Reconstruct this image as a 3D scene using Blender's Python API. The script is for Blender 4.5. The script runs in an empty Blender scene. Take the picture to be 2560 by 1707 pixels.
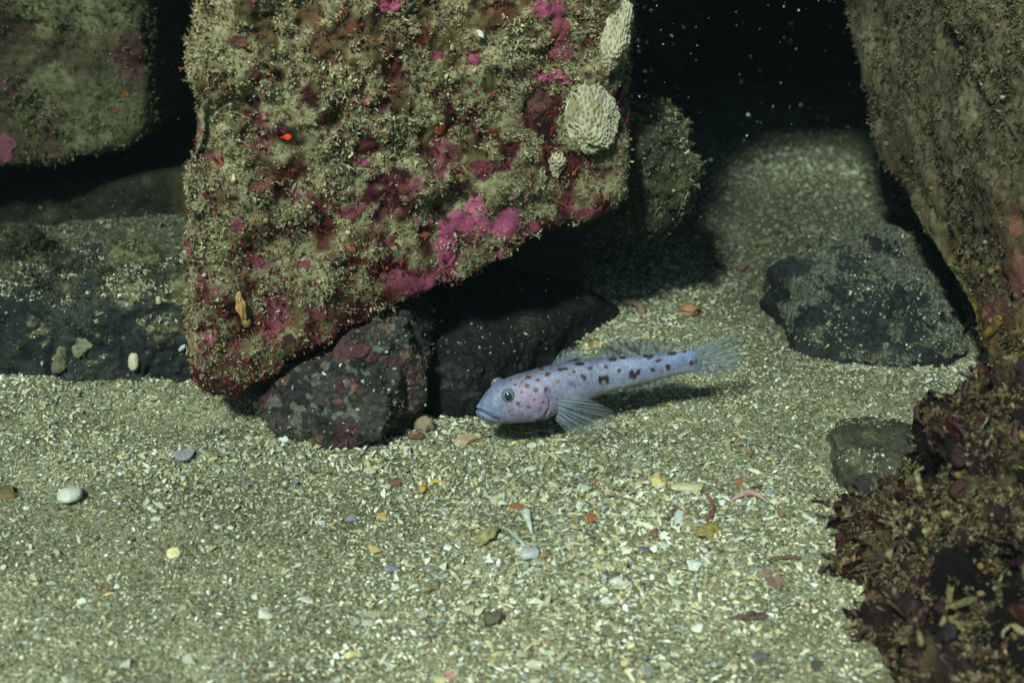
import bpy, bmesh, math, random
import numpy as np
from mathutils import Vector, Matrix
from mathutils.bvhtree import BVHTree

rng = np.random.default_rng(7)
random.seed(7)
sc = bpy.context.scene
S = 0.01                       # everything is laid out in centimetres, stored in metres

# ------------------------------------------------------------------ camera
CAM_H, PITCH, FPX = 23.6, math.radians(26.0), 3517.0     # camera height (cm), downward pitch, focal length in photo pixels
Cc = np.array([0, 0, CAM_H])
Fv = np.array([0, math.cos(PITCH), -math.sin(PITCH)])
Uv = np.array([0, math.sin(PITCH), math.cos(PITCH)])
Rv = np.array([1.0, 0, 0])
cam_d = bpy.data.cameras.new('camera')
cam = bpy.data.objects.new('camera', cam_d)
sc.collection.objects.link(cam)
cam.location = Cc * S
cam.rotation_euler = (math.pi / 2 - PITCH, 0, 0)
cam_d.sensor_width = 36.0
cam_d.lens = 36.0 * FPX / 2560.0
cam_d.clip_start = 0.01
cam_d.clip_end = 50.0
cam_d.dof.use_dof = True
cam_d.dof.focus_distance = 0.475
cam_d.dof.aperture_fstop = 15.0
sc.camera = cam

# ------------------------------------------------------------------ world, sun, exposure
SUN_AZ, SUN_EL = math.radians(24.0), math.radians(47.0)   # azimuth to the left of the camera axis, elevation
sun_vec = Vector((-math.sin(SUN_AZ) * math.cos(SUN_EL), -math.cos(SUN_AZ) * math.cos(SUN_EL), math.sin(SUN_EL)))
world = bpy.data.worlds.new('World')
sc.world = world
world.use_nodes = True
wn = world.node_tree.nodes
sky = wn.new('ShaderNodeTexSky')
sky.sky_type = 'NISHITA'
sky.sun_disc = False
sky.sun_elevation = SUN_EL
sky.sun_rotation = math.radians(180.0) + SUN_AZ
world.node_tree.links.new(sky.outputs[0], wn['Background'].inputs[0])
wn['Background'].inputs[1].default_value = 0.11
sun_d = bpy.data.lights.new('sun', 'SUN')
sun_d.energy = 5.0
sun_d.angle = math.radians(6.0)
sun_d.color = (1.0, 0.785, 0.69)
sun = bpy.data.objects.new('sun', sun_d)
sc.collection.objects.link(sun)
sun.rotation_euler = sun_vec.to_track_quat('Z', 'Y').to_euler()
sun.location = (-0.3, -0.4, 1.0)
sc.view_settings.view_transform = 'Standard'
sc.view_settings.look = 'None'
sc.view_settings.exposure = 2.82
sc.view_settings.gamma = 1.0
sc.cycles.use_denoising = True
sc.cycles.denoiser = 'OPENIMAGEDENOISE'
sc.cycles.max_bounces = 6
sc.cycles.transparent_max_bounces = 16
sc.cycles.use_adaptive_sampling = False

# ------------------------------------------------------------------ numeric helpers
def lin(r, g, b):
    def f(c):
        c /= 255.0
        return c / 12.92 if c <= 0.04045 else ((c + 0.055) / 1.055) ** 2.4
    return np.array([f(r), f(g), f(b)])

def ray(px, py):
    return Fv + Rv * ((px - 1280.0) / FPX) - Uv * ((py - 853.5) / FPX)
def Wy(px, py, y):
    d = ray(px, py); return Cc + d * (y / d[1])
def Gz(px, py, z=0.0):
    d = ray(px, py); return Cc + d * ((z - CAM_H) / d[2])
def on_plane(px, py, p0, n):
    d = ray(px, py); return Cc + d * (np.dot(p0 - Cc, n) / np.dot(d, n))
def proj(P):
    q = np.atleast_2d(P) - Cc
    w = q @ Fv
    return 1280.0 + FPX * (q @ Rv) / w, 853.5 - FPX * (q @ Uv) / w
def unit(v):
    v = np.asarray(v, float)
    return v / (np.linalg.norm(v, axis=-1, keepdims=True) + 1e-12)

def _hash(ix, iy, iz, seed):
    h = (ix.astype(np.uint32) * np.uint32(374761393)) ^ (iy.astype(np.uint32) * np.uint32(668265263)) ^ \
        (iz.astype(np.uint32) * np.uint32(2147483647)) ^ np.uint32((seed * 1274126177) & 0xffffffff)
    h = (h ^ (h >> np.uint32(13))) * np.uint32(1274126177)
    h = (h ^ (h >> np.uint32(16))) * np.uint32(2246822519)
    h = h ^ (h >> np.uint32(15))
    return h.astype(np.float64) / 4294967295.0 * 2 - 1
def vnoise(P, seed=0):
    P = np.asarray(P, float)
    i = np.floor(P).astype(np.int64); f = P - i
    f = f * f * f * (f * (f * 6 - 15) + 10)
    r = 0
    for dx in (0, 1):
        for dy in (0, 1):
            for dz in (0, 1):
                w = (f[:, 0] if dx else 1 - f[:, 0]) * (f[:, 1] if dy else 1 - f[:, 1]) * (f[:, 2] if dz else 1 - f[:, 2])
                r = r + w * _hash(i[:, 0] + dx, i[:, 1] + dy, i[:, 2] + dz, seed)
    return r
_rot = np.array([[0.36, 0.48, -0.8], [-0.8, 0.6, 0.0], [0.48, 0.64, 0.6]])
def fbm(P, size, octv=4, seed=0, gain=0.5):
    P = np.asarray(P, float) / size
    a, r, t = 1.0, 0, 0
    for o in range(octv):
        r = r + a * vnoise(P, seed + o * 17); t += a
        a *= gain; P = (P @ _rot.T) * 2.03 + 11.3
    return r / t * 1.6
def smooth(a, b, x):
    t = np.clip((x - a) / (b - a), 0, 1); return t * t * (3 - 2 * t)

# ------------------------------------------------------------------ object helpers
COL = sc.collection
def set_props(o, label=None, cat=None, group=None, kind=None):
    if label: o['label'] = label
    if cat: o['category'] = cat
    if group: o['group'] = group
    if kind: o['kind'] = kind
    return o
def np_mesh(name, V, F, col=None, smooth_sh=True, mat=None):
    me = bpy.data.meshes.new(name)
    V = np.asarray(V, np.float32) * S
    F = np.asarray(F, np.int32)
    k = F.shape[1]
    me.vertices.add(len(V)); me.vertices.foreach_set('co', V.ravel())
    me.loops.add(F.size); me.loops.foreach_set('vertex_index', F.ravel())
    me.polygons.add(len(F))
    me.polygons.foreach_set('loop_start', np.arange(len(F), dtype=np.int32) * k)
    me.polygons.foreach_set('loop_total', np.full(len(F), k, np.int32))
    me.polygons.foreach_set('use_smooth', np.full(len(F), smooth_sh, bool))
    if col is not None:
        c = np.ones((len(V), 4), np.float32); c[:, :col.shape[1]] = col
        at = me.color_attributes.new('Col', 'FLOAT_COLOR', 'POINT')
        at.data.foreach_set('color', c.ravel())
    me.update()
    if mat: me.materials.append(mat)
    return me
def link(name, me, parent=None, loc=None):
    o = bpy.data.objects.new(name, me)
    COL.objects.link(o)
    if parent is not None: o.parent = parent
    if loc is not None: o.location = np.asarray(loc, float) * S
    return o
def child_loc(p, parent):     # parts sit in the frame of their thing's base
    return np.asarray(p, float) - np.array(parent.location) / S
def base_obj(name, loc, label, cat, group=None):
    o = link(name, None, None, loc)
    o.empty_display_size = 0.01
    return set_props(o, label, cat, group)

def vert_normals(V, F):
    n = np.zeros_like(V)
    a, b, c = V[F[:, 0]], V[F[:, 1]], V[F[:, 2]]
    fn = np.cross(b - a, c - a)
    for k in range(3):
        for j in range(3):
            n[:, j] += np.bincount(F[:, k], fn[:, j], len(V))
    return unit(n)
_ico = {}
def ico(level):
    if level not in _ico:
        bm = bmesh.new(); bmesh.ops.create_icosphere(bm, subdivisions=level, radius=1.0)
        V = np.array([v.co[:] for v in bm.verts]); F = np.array([[v.index for v in f.verts] for f in bm.faces])
        bm.free(); _ico[level] = (unit(V), F)
    return _ico[level]

# ------------------------------------------------------------------ materials
def nodes_of(name):
    m = bpy.data.materials.new(name); m.use_nodes = True
    nt = m.node_tree; b = nt.nodes['Principled BSDF']
    return m, nt, b
def add(nt, t, **kw):
    n = nt.nodes.new(t)
    for k, v in kw.items(): setattr(n, k, v)
    return n
def attr_mat(name, rough=0.9, spec=0.15, var_mm=2.0, var=0.5, bump_mm=1.0, bump=0.4, src='attr', sss=0.0, transl=0.0, speck=None):
    """Colour from the Col attribute (or object colour), broken up by noise, with fine bump."""
    m, nt, b = nodes_of(name); L = nt.links.new
    if src == 'attr':
        c = add(nt, 'ShaderNodeAttribute', attribute_name='Col'); co = c.outputs['Color']
    else:
        c = add(nt, 'ShaderNodeObjectInfo'); co = c.outputs['Color']
    tc = add(nt, 'ShaderNodeTexCoord')
    n1 = add(nt, 'ShaderNodeTexNoise'); n1.inputs['Scale'].default_value = 1000.0 / var_mm; n1.inputs['Detail'].default_value = 5.0; n1.inputs['Roughness'].default_value = 0.65
    L(tc.outputs['Object'], n1.inputs['Vector'])
    mr = add(nt, 'ShaderNodeMapRange'); mr.inputs[1].default_value = 0.25; mr.inputs[2].default_value = 0.75
    mr.inputs[3].default_value = 1.0 - var; mr.inputs[4].default_value = 1.0 + var
    L(n1.outputs['Fac'], mr.inputs[0])
    mx = add(nt, 'ShaderNodeVectorMath', operation='SCALE')
    L(co, mx.inputs[0]); L(mr.outputs[0], mx.inputs['Scale'])
    out = mx.outputs[0]
    if speck:
        v = add(nt, 'ShaderNodeTexVoronoi'); v.inputs['Scale'].default_value = 1000.0 / speck[0]
        L(tc.outputs['Object'], v.inputs['Vector'])
        lt = add(nt, 'ShaderNodeMath', operation='LESS_THAN'); lt.inputs[1].default_value = speck[1]
        L(v.outputs['Distance'], lt.inputs[0])
        sep = add(nt, 'ShaderNodeSeparateColor'); L(v.outputs['Color'], sep.inputs[0])
        lt2 = add(nt, 'ShaderNodeMath', operation='LESS_THAN'); lt2.inputs[1].default_value = speck[2]
        L(sep.outputs[0], lt2.inputs[0])
        mu = add(nt, 'ShaderNodeMath', operation='MULTIPLY'); L(lt.outputs[0], mu.inputs[0]); L(lt2.outputs[0], mu.inputs[1])
        mc = add(nt, 'ShaderNodeMix', data_type='RGBA'); L(mu.outputs[0], mc.inputs[0]); L(out, mc.inputs[6])
        mc.inputs[7].default_value = (*speck[3], 1)
        out = mc.outputs[2]
    L(out, b.inputs['Base Color'])
    b.inputs['Roughness'].default_value = rough
    b.inputs['Specular IOR Level'].default_value = spec
    if sss:
        b.inputs['Subsurface Weight'].default_value = sss
        b.inputs['Subsurface Radius'].default_value = (0.004, 0.003, 0.003)
        b.inputs['Subsurface Scale'].default_value = 0.5
    if bump:
        n2 = add(nt, 'ShaderNodeTexNoise'); n2.inputs['Scale'].default_value = 1000.0 / bump_mm; n2.inputs['Detail'].default_value = 6.0
        n2.inputs['Roughness'].default_value = 0.7
        L(tc.outputs['Object'], n2.inputs['Vector'])
        bp = add(nt, 'ShaderNodeBump'); bp.inputs['Strength'].default_value = bump; bp.inputs['Distance'].default_value = bump_mm * 0.0006
        L(n2.outputs['Fac'], bp.inputs['Height']); L(bp.outputs[0], b.inputs['Normal'])
    if transl:
        tr = add(nt, 'ShaderNodeBsdfTranslucent'); L(out, tr.inputs['Color'])
        ms = add(nt, 'ShaderNodeMixShader'); ms.inputs[0].default_value = transl
        L(b.outputs[0], ms.inputs[1]); L(tr.outputs[0], ms.inputs[2])
        L(ms.outputs[0], nt.nodes['Material Output'].inputs['Surface'])
    return m
M_rock = attr_mat('encrusted_rock', var_mm=2.2, var=0.65, bump_mm=1.6, bump=0.9)
M_dark = attr_mat('dark_slate_rock', rough=0.8, spec=0.25, var_mm=2.0, var=0.85, bump_mm=1.0, bump=1.0, speck=(1.3, 0.20, 0.12, lin(120, 125, 105)))
M_silt = attr_mat('silted_rock', var_mm=2.6, var=0.75, bump_mm=1.1, bump=1.0, speck=(2.6, 0.22, 0.07, lin(38, 34, 26)))
M_turf = attr_mat('algal_turf', rough=1.0, spec=0.05, var_mm=1.0, var=0.3, bump=0, transl=0.25)
M_crust = attr_mat('coralline_crust', rough=0.7, spec=0.2, var_mm=1.2, var=0.45, bump_mm=0.9, bump=0.9)
M_grain = attr_mat('shell_grains', rough=0.65, spec=0.3, var_mm=0.5, var=0.22, bump=0)
M_frag = attr_mat('shell_fragment', rough=0.55, spec=0.35, var_mm=1.3, var=0.28, bump_mm=0.8, bump=0.4, src='obj')
M_piece = attr_mat('sea_floor_piece', rough=0.6, spec=0.3, var_mm=1.0, var=0.3, bump_mm=0.7, bump=0.5)
M_weed = attr_mat('red_algae', rough=0.5, spec=0.3, var_mm=2.0, var=0.6, bump_mm=1.2, bump=0.6, src='obj', transl=0.15)
M_sponge = attr_mat('pale_colony', rough=0.7, spec=0.25, var_mm=1.0, var=0.2, bump_mm=0.5, bump=0.3, sss=0.25)
M_speck = attr_mat('drifting_specks', rough=0.6, var_mm=1.0, var=0.1, bump=0)

def sand_material():
    m, nt, b = nodes_of('shell_sand'); L = nt.links.new
    tc = add(nt, 'ShaderNodeTexCoord')
    cols = []
    hs = []
    for mm in (0.62, 1.15):
        v = add(nt, 'ShaderNodeTexVoronoi'); v.inputs['Scale'].default_value = 1000.0 / mm
        L(tc.outputs['Object'], v.inputs['Vector'])
        sep = add(nt, 'ShaderNodeSeparateColor'); L(v.outputs['Color'], sep.inputs[0])
        r = add(nt, 'ShaderNodeValToRGB'); r.color_ramp.interpolation = 'CONSTANT'
        stops = [(0.0, (70, 70, 55)), (0.10, (128, 122, 92)), (0.28, (158, 154, 120)), (0.46, (146, 146, 120)), (0.6, (184, 180, 146)),
                 (0.76, (168, 150, 106)), (0.86, (205, 204, 184)), (0.95, (120, 92, 64)), (0.98, (60, 58, 52))]
        while len(r.color_ramp.elements) < len(stops): r.color_ramp.elements.new(0.5)
        for e, (p, c) in zip(r.color_ramp.elements, stops):
            e.position = p; e.color = (*lin(*c), 1)
        L(sep.outputs[0], r.inputs[0]); cols.append(r.outputs[0]); hs.append((sep.outputs[1], v.outputs['Distance']))
    mx = add(nt, 'ShaderNodeMix', data_type='RGBA'); mx.inputs[0].default_value = 0.45
    L(cols[0], mx.inputs[6]); L(cols[1], mx.inputs[7])
    n = add(nt, 'ShaderNodeTexNoise'); n.inputs['Scale'].default_value = 45.0; n.inputs['Detail'].default_value = 5.0
    L(tc.outputs['Object'], n.inputs['Vector'])
    mr = add(nt, 'ShaderNodeMapRange'); mr.inputs[1].default_value = 0.3; mr.inputs[2].default_value = 0.7; mr.inputs[3].default_value = 0.55; mr.inputs[4].default_value = 0.95
    L(n.outputs[0], mr.inputs[0])
    at = add(nt, 'ShaderNodeAttribute', attribute_name='Col')
    mu = add(nt, 'ShaderNodeMix', data_type='RGBA', blend_type='MULTIPLY'); mu.inputs[0].default_value = 1.0
    L(mx.outputs[2], mu.inputs[6]); L(at.outputs['Color'], mu.inputs[7])
    sc_ = add(nt, 'ShaderNodeVectorMath', operation='SCALE'); L(mu.outputs[2], sc_.inputs[0]); L(mr.outputs[0], sc_.inputs['Scale'])
    L(sc_.outputs[0], b.inputs['Base Color'])
    b.inputs['Roughness'].default_value = 0.85; b.inputs['Specular IOR Level'].default_value = 0.2
    sub = add(nt, 'ShaderNodeMath', operation='SUBTRACT'); L(hs[0][0], sub.inputs[0]); L(hs[0][1], sub.inputs[1])
    sub2 = add(nt, 'ShaderNodeMath', operation='SUBTRACT'); L(hs[1][0], sub2.inputs[0]); L(hs[1][1], sub2.inputs[1])
    ad = add(nt, 'ShaderNodeMath', operation='ADD'); L(sub.outputs[0], ad.inputs[0]); L(sub2.outputs[0], ad.inputs[1])
    bp = add(nt, 'ShaderNodeBump'); bp.inputs['Strength'].default_value = 0.8; bp.inputs['Distance'].default_value = 0.0005
    L(ad.outputs[0], bp.inputs['Height']); L(bp.outputs[0], b.inputs['Normal'])
    return m
M_sand = sand_material()

# ------------------------------------------------------------------ the sand
def sand_h(x, y):
    P = np.stack([x, y, np.zeros_like(x)], 1)
    h = 0.55 * fbm(P, 11.0, 3, 3) + 0.20 * fbm(P, 2.2, 4, 5)
    def g(cx, cy, sx, sy, a):
        return a * np.exp(-((x - cx) / sx) ** 2 - ((y - cy) / sy) ** 2)
    h = h + g(13.0, 44.5, 7, 2.2, 0.75)            # ridge in front of the dark slab
    h = h + g(13.5, 51.5, 4.5, 4.0, -0.9)          # hollow around the slab
    h = h + g(-14, 57, 9, 4.5, 1.5)
    h = h + g(10, 66, 8, 8, 0.8)
    h = h + g(-10, 42.0, 5, 1.3, -0.35)
    h = h + g(-1.5, 38.5, 6, 1.5, -0.25)
    h = h + g(5, 52, 3, 5, 0.5)
    return np.where(np.hypot(x, y - 45) < 70, h, h * 1.0)
def axis(lo, hi, step, far):
    a = np.arange(lo, hi + 1e-6, step)
    e = [hi]; s = step
    while e[-1] < far: s *= 1.35; e.append(e[-1] + s)
    w = [lo]; s = step
    while w[-1] > -far: s *= 1.35; w.append(w[-1] - s)
    return np.array(w[:0:-1] + list(a) + e[1:])
gx = axis(-28, 32, 0.28, 400); gy = axis(22, 84, 0.28, 400)
XX, YY = np.meshgrid(gx, gy)
sx, sy = XX.ravel(), YY.ravel()
sz = sand_h(sx, sy)
sandV = np.stack([sx, sy, sz], 1)
nx, ny = len(gx), len(gy)
ii = (np.arange(ny - 1)[:, None] * nx + np.arange(nx - 1)[None]).ravel()
sandF = np.stack([ii, ii + 1, ii + nx + 1, ii + nx], 1)
tone = 1.0 + 0.16 * fbm(sandV, 7.0, 3, 21)
def grit_far_dim(x, y): return 1 - 0.66 * np.exp(-(((x - 13.2) / 6.2) ** 2 + ((y - 56.0) / 11.0) ** 2) ** 1.5)  # dark grit by the mound, widened to paint the far sand dimmer
sand_dim = grit_far_dim(sx, sy) * (1 - 0.62 * smooth(48, 52, sy) * smooth(-6, -9, sx))  # far dimming painted in; sand behind the low rock also darker
tone = tone * sand_dim
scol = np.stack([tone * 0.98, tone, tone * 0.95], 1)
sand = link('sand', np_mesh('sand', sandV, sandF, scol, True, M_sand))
set_props(sand, 'pale shell sand of crushed fragments covering the sea floor', None, None, 'structure')

# ------------------------------------------------------------------ rocks
class Rock: pass
ROCKS = {}
def build_rock(key, name, planes, center, level, p=14, disp=((4.0, 0.35), (1.2, 0.14), (0.4, 0.05)), colfn=None, mat=None, label=None, cat='rock', warp=0.6, seed=1, group=None, ridged=0.0, extra_d=None, cuts=0):
    D, F = ico(level)
    center = np.asarray(center, float)
    tocam = unit(Cc - center)
    D = unit(D + warp * tocam)
    acc = np.zeros(len(D))
    for (pt, n) in planes:
        n = unit(n); h = np.dot(n, np.asarray(pt) - center)
        assert h > 0, (name, pt, n, h)
        acc += np.maximum(D @ n / h, 0) ** p
    r = acc ** (-1.0 / p)
    gc = np.random.default_rng(seed + 5000)
    for _ in range(cuts):                       # chip facets off the visible side
        n = unit(tocam + 0.9 * gc.normal(0, 1, 3)); h = (D @ n * r).max() * gc.uniform(0.80, 0.95)
        acc += np.maximum(D @ n / h, 0) ** p
    r = acc ** (-1.0 / p)
    V = D * r[:, None] + center
    N = vert_normals(V, F)
    d = 0
    for i, (s, a) in enumerate(disp):
        d = d + a * fbm(V, s, 3, seed * 31 + i * 7)
    if ridged:
        d = d - ridged * smooth(0.75, 1.0, 1 - np.abs(fbm(V, 3.0, 3, seed * 31 + 99)))
    if extra_d: d = d + extra_d(V)
    V = V + N * d[:, None]
    N = vert_normals(V, F)
    col = colfn(V, N, d) if colfn else np.full((len(V), 3), 0.1)
    R = Rock(); R.V, R.F, R.N, R.col = V, F, N, col
    lo = V.min(0); R.base = np.array([center[0], center[1], max(lo[2], 0.0)])
    o = base_obj(name, R.base, label, cat, group)
    st = link('stone', np_mesh(name, V - R.base, F, col, True, mat), o)
    R.obj, R.stone = o, st
    R.bvh = BVHTree.FromPolygons([tuple(v) for v in V.tolist()], F.tolist())
    ROCKS[key] = R
    return R
def prism(poly, plane_pt, plane_n, ext, back, extra=(), taper=0.0):
    """Planes of a convex prism: px outline laid on a front plane, extruded along ext."""
    pts = [on_plane(x, y, plane_pt, unit(plane_n)) for x, y in poly]
    cen = np.mean(pts, 0)
    pl = [(cen, np.asarray(plane_n, float))]
    ext = unit(ext)
    for a, b in zip(pts, pts[1:] + pts[:1]):
        n = unit(np.cross(b - a, ext))
        if np.dot(n, a - cen) < 0: n = -n
        n = unit(n + taper * ext)
        pl.append(((a + b) / 2, n))
    pl.append((cen + ext * back, ext))
    return pl + list(extra), cen + ext * back * 0.35

def mixc(a, b, t): return a + (b - a) * np.asarray(t)[:, None]
maroon, dmar, olive, khaki, blk = lin(74, 30, 34), lin(44, 18, 20), lin(84, 76, 48), lin(122, 112, 74), lin(20, 16, 14)
pinkc = lin(166, 80, 106)
def clump(P):
    px, py = proj(P)
    return smooth(-0.16, 0.26, 0.75 * fbm(P, 0.62, 3, 200) + 0.55 * fbm(P, 1.9, 3, 201) + 0.12 - 0.34 * smooth(420, 900, py) * smooth(350, 800, px + py * 0.1) + 0.20 * smooth(720, 430, px))
def col_boulder(V, N, d):
    n1, n2, n3 = fbm(V, 2.2, 4, 41), fbm(V, 0.9, 3, 42), fbm(V, 0.55, 3, 43)
    c = mixc(maroon, olive, smooth(-0.25, 0.35, n1 + 0.12 * (V[:, 2] - 9) / 4 - 0.04 * V[:, 0]))
    c = mixc(c, dmar, smooth(0.1, 0.5, n2))
    c = mixc(c, lin(116, 62, 46), smooth(0.45, 0.7, n3) * 0.35)
    c = mixc(c, pinkc * 0.62, smooth(0.15, 0.45, fbm(V, 1.1, 5, 47, 0.62)) * smooth(15, 6, V[:, 2]) * 0.8)
    c = mixc(c, lin(150, 84, 62) * 0.6, smooth(0.3, 0.55, fbm(V, 0.6, 4, 48)) * 0.3)
    c = mixc(c, lin(150, 142, 108), clump(V) * 0.85)
    return c
# big algae-covered boulder: front face turned a little to the left, foot nearest the camera
A, B, C_ = Wy(480, 950, 41.0), Wy(1540, 500, 46.5), Wy(800, 0, 43.5)
nb = np.cross(B - A, C_ - A); nb = unit(nb if nb[1] < 0 else -nb)
poly = [(462, -400), (440, 150), (424, 430), (424, 650), (455, 915), (495, 1045), (650, 1035), (890, 905), (1170, 785), (1400, 668), (1568, 600), (1590, 450), (1590, 250), (1600, -400)]
pl, cen = prism(poly, A, nb, (0.0, 1, 0.0), 17, extra=[((0, 50, 44), (0, 0, 1))])
pl = [q for i, q in enumerate(pl) if i != len(poly)]      # drop the px top edge; the added slab above closes it
cen = np.array([-5.0, 49.5, 13.0])
BOULDER = build_rock('boulder', 'boulder', pl, cen, 7, 22, ((5.0, 0.45), (2.6, 0.28), (1.6, 0.22), (0.55, 0.11), (0.2, 0.05)), col_boulder, M_rock,
                     'large central boulder covered in fuzzy khaki algae with pink crusts', warp=0.9, seed=3, extra_d=lambda V: 0.09 * clump(V))

def col_left(V, N, d):
    c = mixc(lin(92, 89, 64), lin(110, 106, 78), smooth(-0.3, 0.4, fbm(V, 1.8, 4, 51)))
    c = mixc(c, lin(58, 44, 36), smooth(0.35, 0.7, fbm(V, 3.0, 4, 52)) * 0.7)
    c = mixc(c, lin(104, 48, 66), smooth(0.5, 0.7, fbm(V, 1.6, 4, 53)) * 0.5)
    return c
nl = unit((0.25, -1, 0.25))
poly = [(-500, -500), (310, -500), (352, 0), (392, 190), (392, 310), (330, 385), (130, 428), (-500, 450)]
pl, cen = prism(poly, Wy(200, 200, 57.5), nl, (0.05, 1, 0.05), 16, extra=[((0, 60, 44), (0, 0, 1))])
pl = [q for i, q in enumerate(pl) if i != 1]
LEFT = build_rock('left', 'boulder', pl, cen, 6, 18, ((4, 0.3), (1.2, 0.18), (0.4, 0.08)), col_left, M_silt,
                  'square-edged dull green boulder filling the upper left corner', warp=0.9, seed=5)

def col_dark(c0, c1, c2, s):
    def f(V, N, d):
        c = mixc(c0, c1, smooth(-0.3, 0.4, fbm(V, 2.0, 4, s)))
        return mixc(c, c2, smooth(0.1, 0.5, fbm(V, 1.0, 4, s + 1)) * smooth(0.35, 0.85, N[:, 2]))
    return f
slate, slate2, siltc = lin(34, 40, 40), lin(56, 60, 56), lin(112, 106, 76)
# dark ledge under the left boulder
poly = [(-400, 470), (120, 460), (300, 400), (520, 385), (520, 590), (120, 632), (-400, 665)]
pl, cen = prism(poly, Wy(200, 520, 58.0), (0.0, -1, 0.35), (0, 1, 0.0), 14)
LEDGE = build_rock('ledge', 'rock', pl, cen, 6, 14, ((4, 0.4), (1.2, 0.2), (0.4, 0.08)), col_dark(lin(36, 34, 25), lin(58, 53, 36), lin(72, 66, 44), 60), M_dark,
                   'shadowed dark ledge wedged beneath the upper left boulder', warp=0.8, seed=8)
# little dark rounded rock at the left edge
c0 = Wy(30, 648, 53.6)
pl = [(c0 + unit(n) * r * 1.15, n) for n, r in (((1, 0, 0), 1.15), ((-1, 0, 0), 2.4), ((0, -1, .2), 1.2), ((0, 1, 0), 1.5), ((0, 0, 1), 0.95), ((0, 0, -1), 1.4), ((1, -1, 1), 1.2), ((.8, 0, 1), 1.15))]
SMALL = build_rock('small', 'rock', pl, c0, 6, 6, ((1.5, 0.15), (0.5, 0.08)), col_dark(lin(38, 42, 34), lin(60, 64, 48), lin(80, 80, 56), 64), M_dark,
                   'small dark rounded rock at the left edge below the ledge', warp=0.5, seed=9)
# long low dark rock left of the boulder's foot
pl = [(Gz(420, 1040, 0), (-0.34, -0.94, 0.30)), ((-16, 46.5, 2.9), (-0.03, 0.07, 1)), ((-27, 50, 0), (-1, 0, 0)), ((-6.6, 44, 0), (1, -0.25, 0.25)),
      ((-8.5, 45, 2.0), (0.45, -0.1, 0.9)), ((0, 53.0, 2.0), (-0.1, 1, 0.35)), ((0, 50, -2.5), (0, 0, -1)), ((-17, 43.9, 0), (0.12, -1, 0.35))]
LOW = build_rock('low', 'rock', pl, (-15.5, 48.5, 0.2), 7, 16, ((4, 0.6), (1.4, 0.25), (0.45, 0.08), (0.17, 0.045)), col_dark(slate, slate2, siltc, 66), M_dark,
                 'long low slate rock left of the boulder foot, silt on its top', warp=0.9, seed=11, ridged=0.15, cuts=5)
# angular dark rock carrying the boulder
def col_prop(V, N, d):
    c = mixc(lin(40, 38, 38), lin(64, 60, 56), smooth(-0.3, 0.4, fbm(V, 1.2, 4, 70)))
    c = mixc(c, lin(78, 40, 48), smooth(0.2, 0.5, fbm(V, 0.9, 4, 71)) * 0.7)
    c = mixc(c, lin(112, 112, 96), smooth(0.38, 0.6, fbm(V, 0.45, 3, 72)) * 0.7)
    c = mixc(c, lin(120, 84, 70), smooth(0.5, 0.65, fbm(V, 0.6, 3, 73)) * 0.6)
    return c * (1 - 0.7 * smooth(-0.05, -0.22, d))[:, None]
nf = unit((-0.2, -1, 0.45))
poly = [(620, 1030), (700, 960), (850, 930), (985, 960), (990, 1080), (930, 1140), (800, 1140), (680, 1095)]
pl, cen = prism(poly, Wy(830, 1030, 41.0), nf, (0.1, 1, 0.05), 7)
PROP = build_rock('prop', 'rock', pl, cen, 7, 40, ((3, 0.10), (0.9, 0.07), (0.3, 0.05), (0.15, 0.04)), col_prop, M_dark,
                  'low broken grey rock at the sand line under the boulder', warp=0.9, seed=13, ridged=0.18, cuts=7)
nf = unit((0.35, -1, 0.12))
poly = [(830, 930), (880, 868), (1005, 842), (1066, 925), (1056, 1030), (985, 1125), (860, 1120)]
pl, cen = prism(poly, Wy(960, 980, 42.0), nf, (0.0, 1, 0.05), 6)
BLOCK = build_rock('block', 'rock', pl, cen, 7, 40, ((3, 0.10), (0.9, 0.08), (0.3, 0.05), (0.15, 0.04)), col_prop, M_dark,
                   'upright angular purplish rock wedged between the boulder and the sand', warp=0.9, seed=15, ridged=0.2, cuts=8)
# rock behind the fish's head, painted near-black for shade, running back right
b0, b1 = Gz(1150, 1035, 0), Gz(1552, 772, 0.3)
along = unit(b1 - b0); nr = unit(np.array([along[1], -along[0], 0.28]))
pl = [(b0, nr), ((0, 44, 1.2), (0.06, -0.06, 1)), (b1 + along * 0.2, along + np.array([0, 0, 0.55])), (b0 - along * 1.2, -along), (b0 - nr * 9, -nr), ((0, 44, -2), (0, 0, -1)),
      (b1 + np.array([0, 0, 0.8]), along * 0.5 + nr * 0.4 + np.array([0, 0, 0.9]))]
cen = b0 * 0.55 + b1 * 0.45 - nr * 4; cen[2] = 0.0
BACK = build_rock('back', 'rock', pl, cen, 7, 10, ((2.5, 0.4), (0.9, 0.13), (0.35, 0.05), (0.17, 0.045)), col_dark(lin(20, 20, 21), lin(34, 31, 30), lin(54, 50, 45), 74), M_dark,
                  'rock painted blackish for the shade under the boulder, just behind the fish head', warp=0.8, seed=17, ridged=0.1, cuts=4)
# rounded rock beyond the boulder's right edge
c0 = Wy(1600, 412, 51.0)
pl = [(c0 + unit(n) * r * 0.7, n) for n, r in (((1, 0, 0), 2.5), ((-1, 0, 0), 3.5), ((0, -1, 0), 2.4), ((0, 1, 0), 3), ((0, 0, 1), 2.9), ((0, 0, -1), 3.4), ((1, 0, 1), 2.9), ((1, -1, .5), 2.9), ((1, 0, -.7), 2.7))]
KNOB = build_rock('knob', 'rock', pl, c0, 6, 6, ((2, 0.4), (0.7, 0.22), (0.3, 0.09)), col_dark(lin(52, 50, 38), lin(78, 74, 54), lin(90, 84, 60), 77), M_rock,
                  'rounded dim rock peeping out past the right edge of the boulder', warp=0.7, seed=19)
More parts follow.
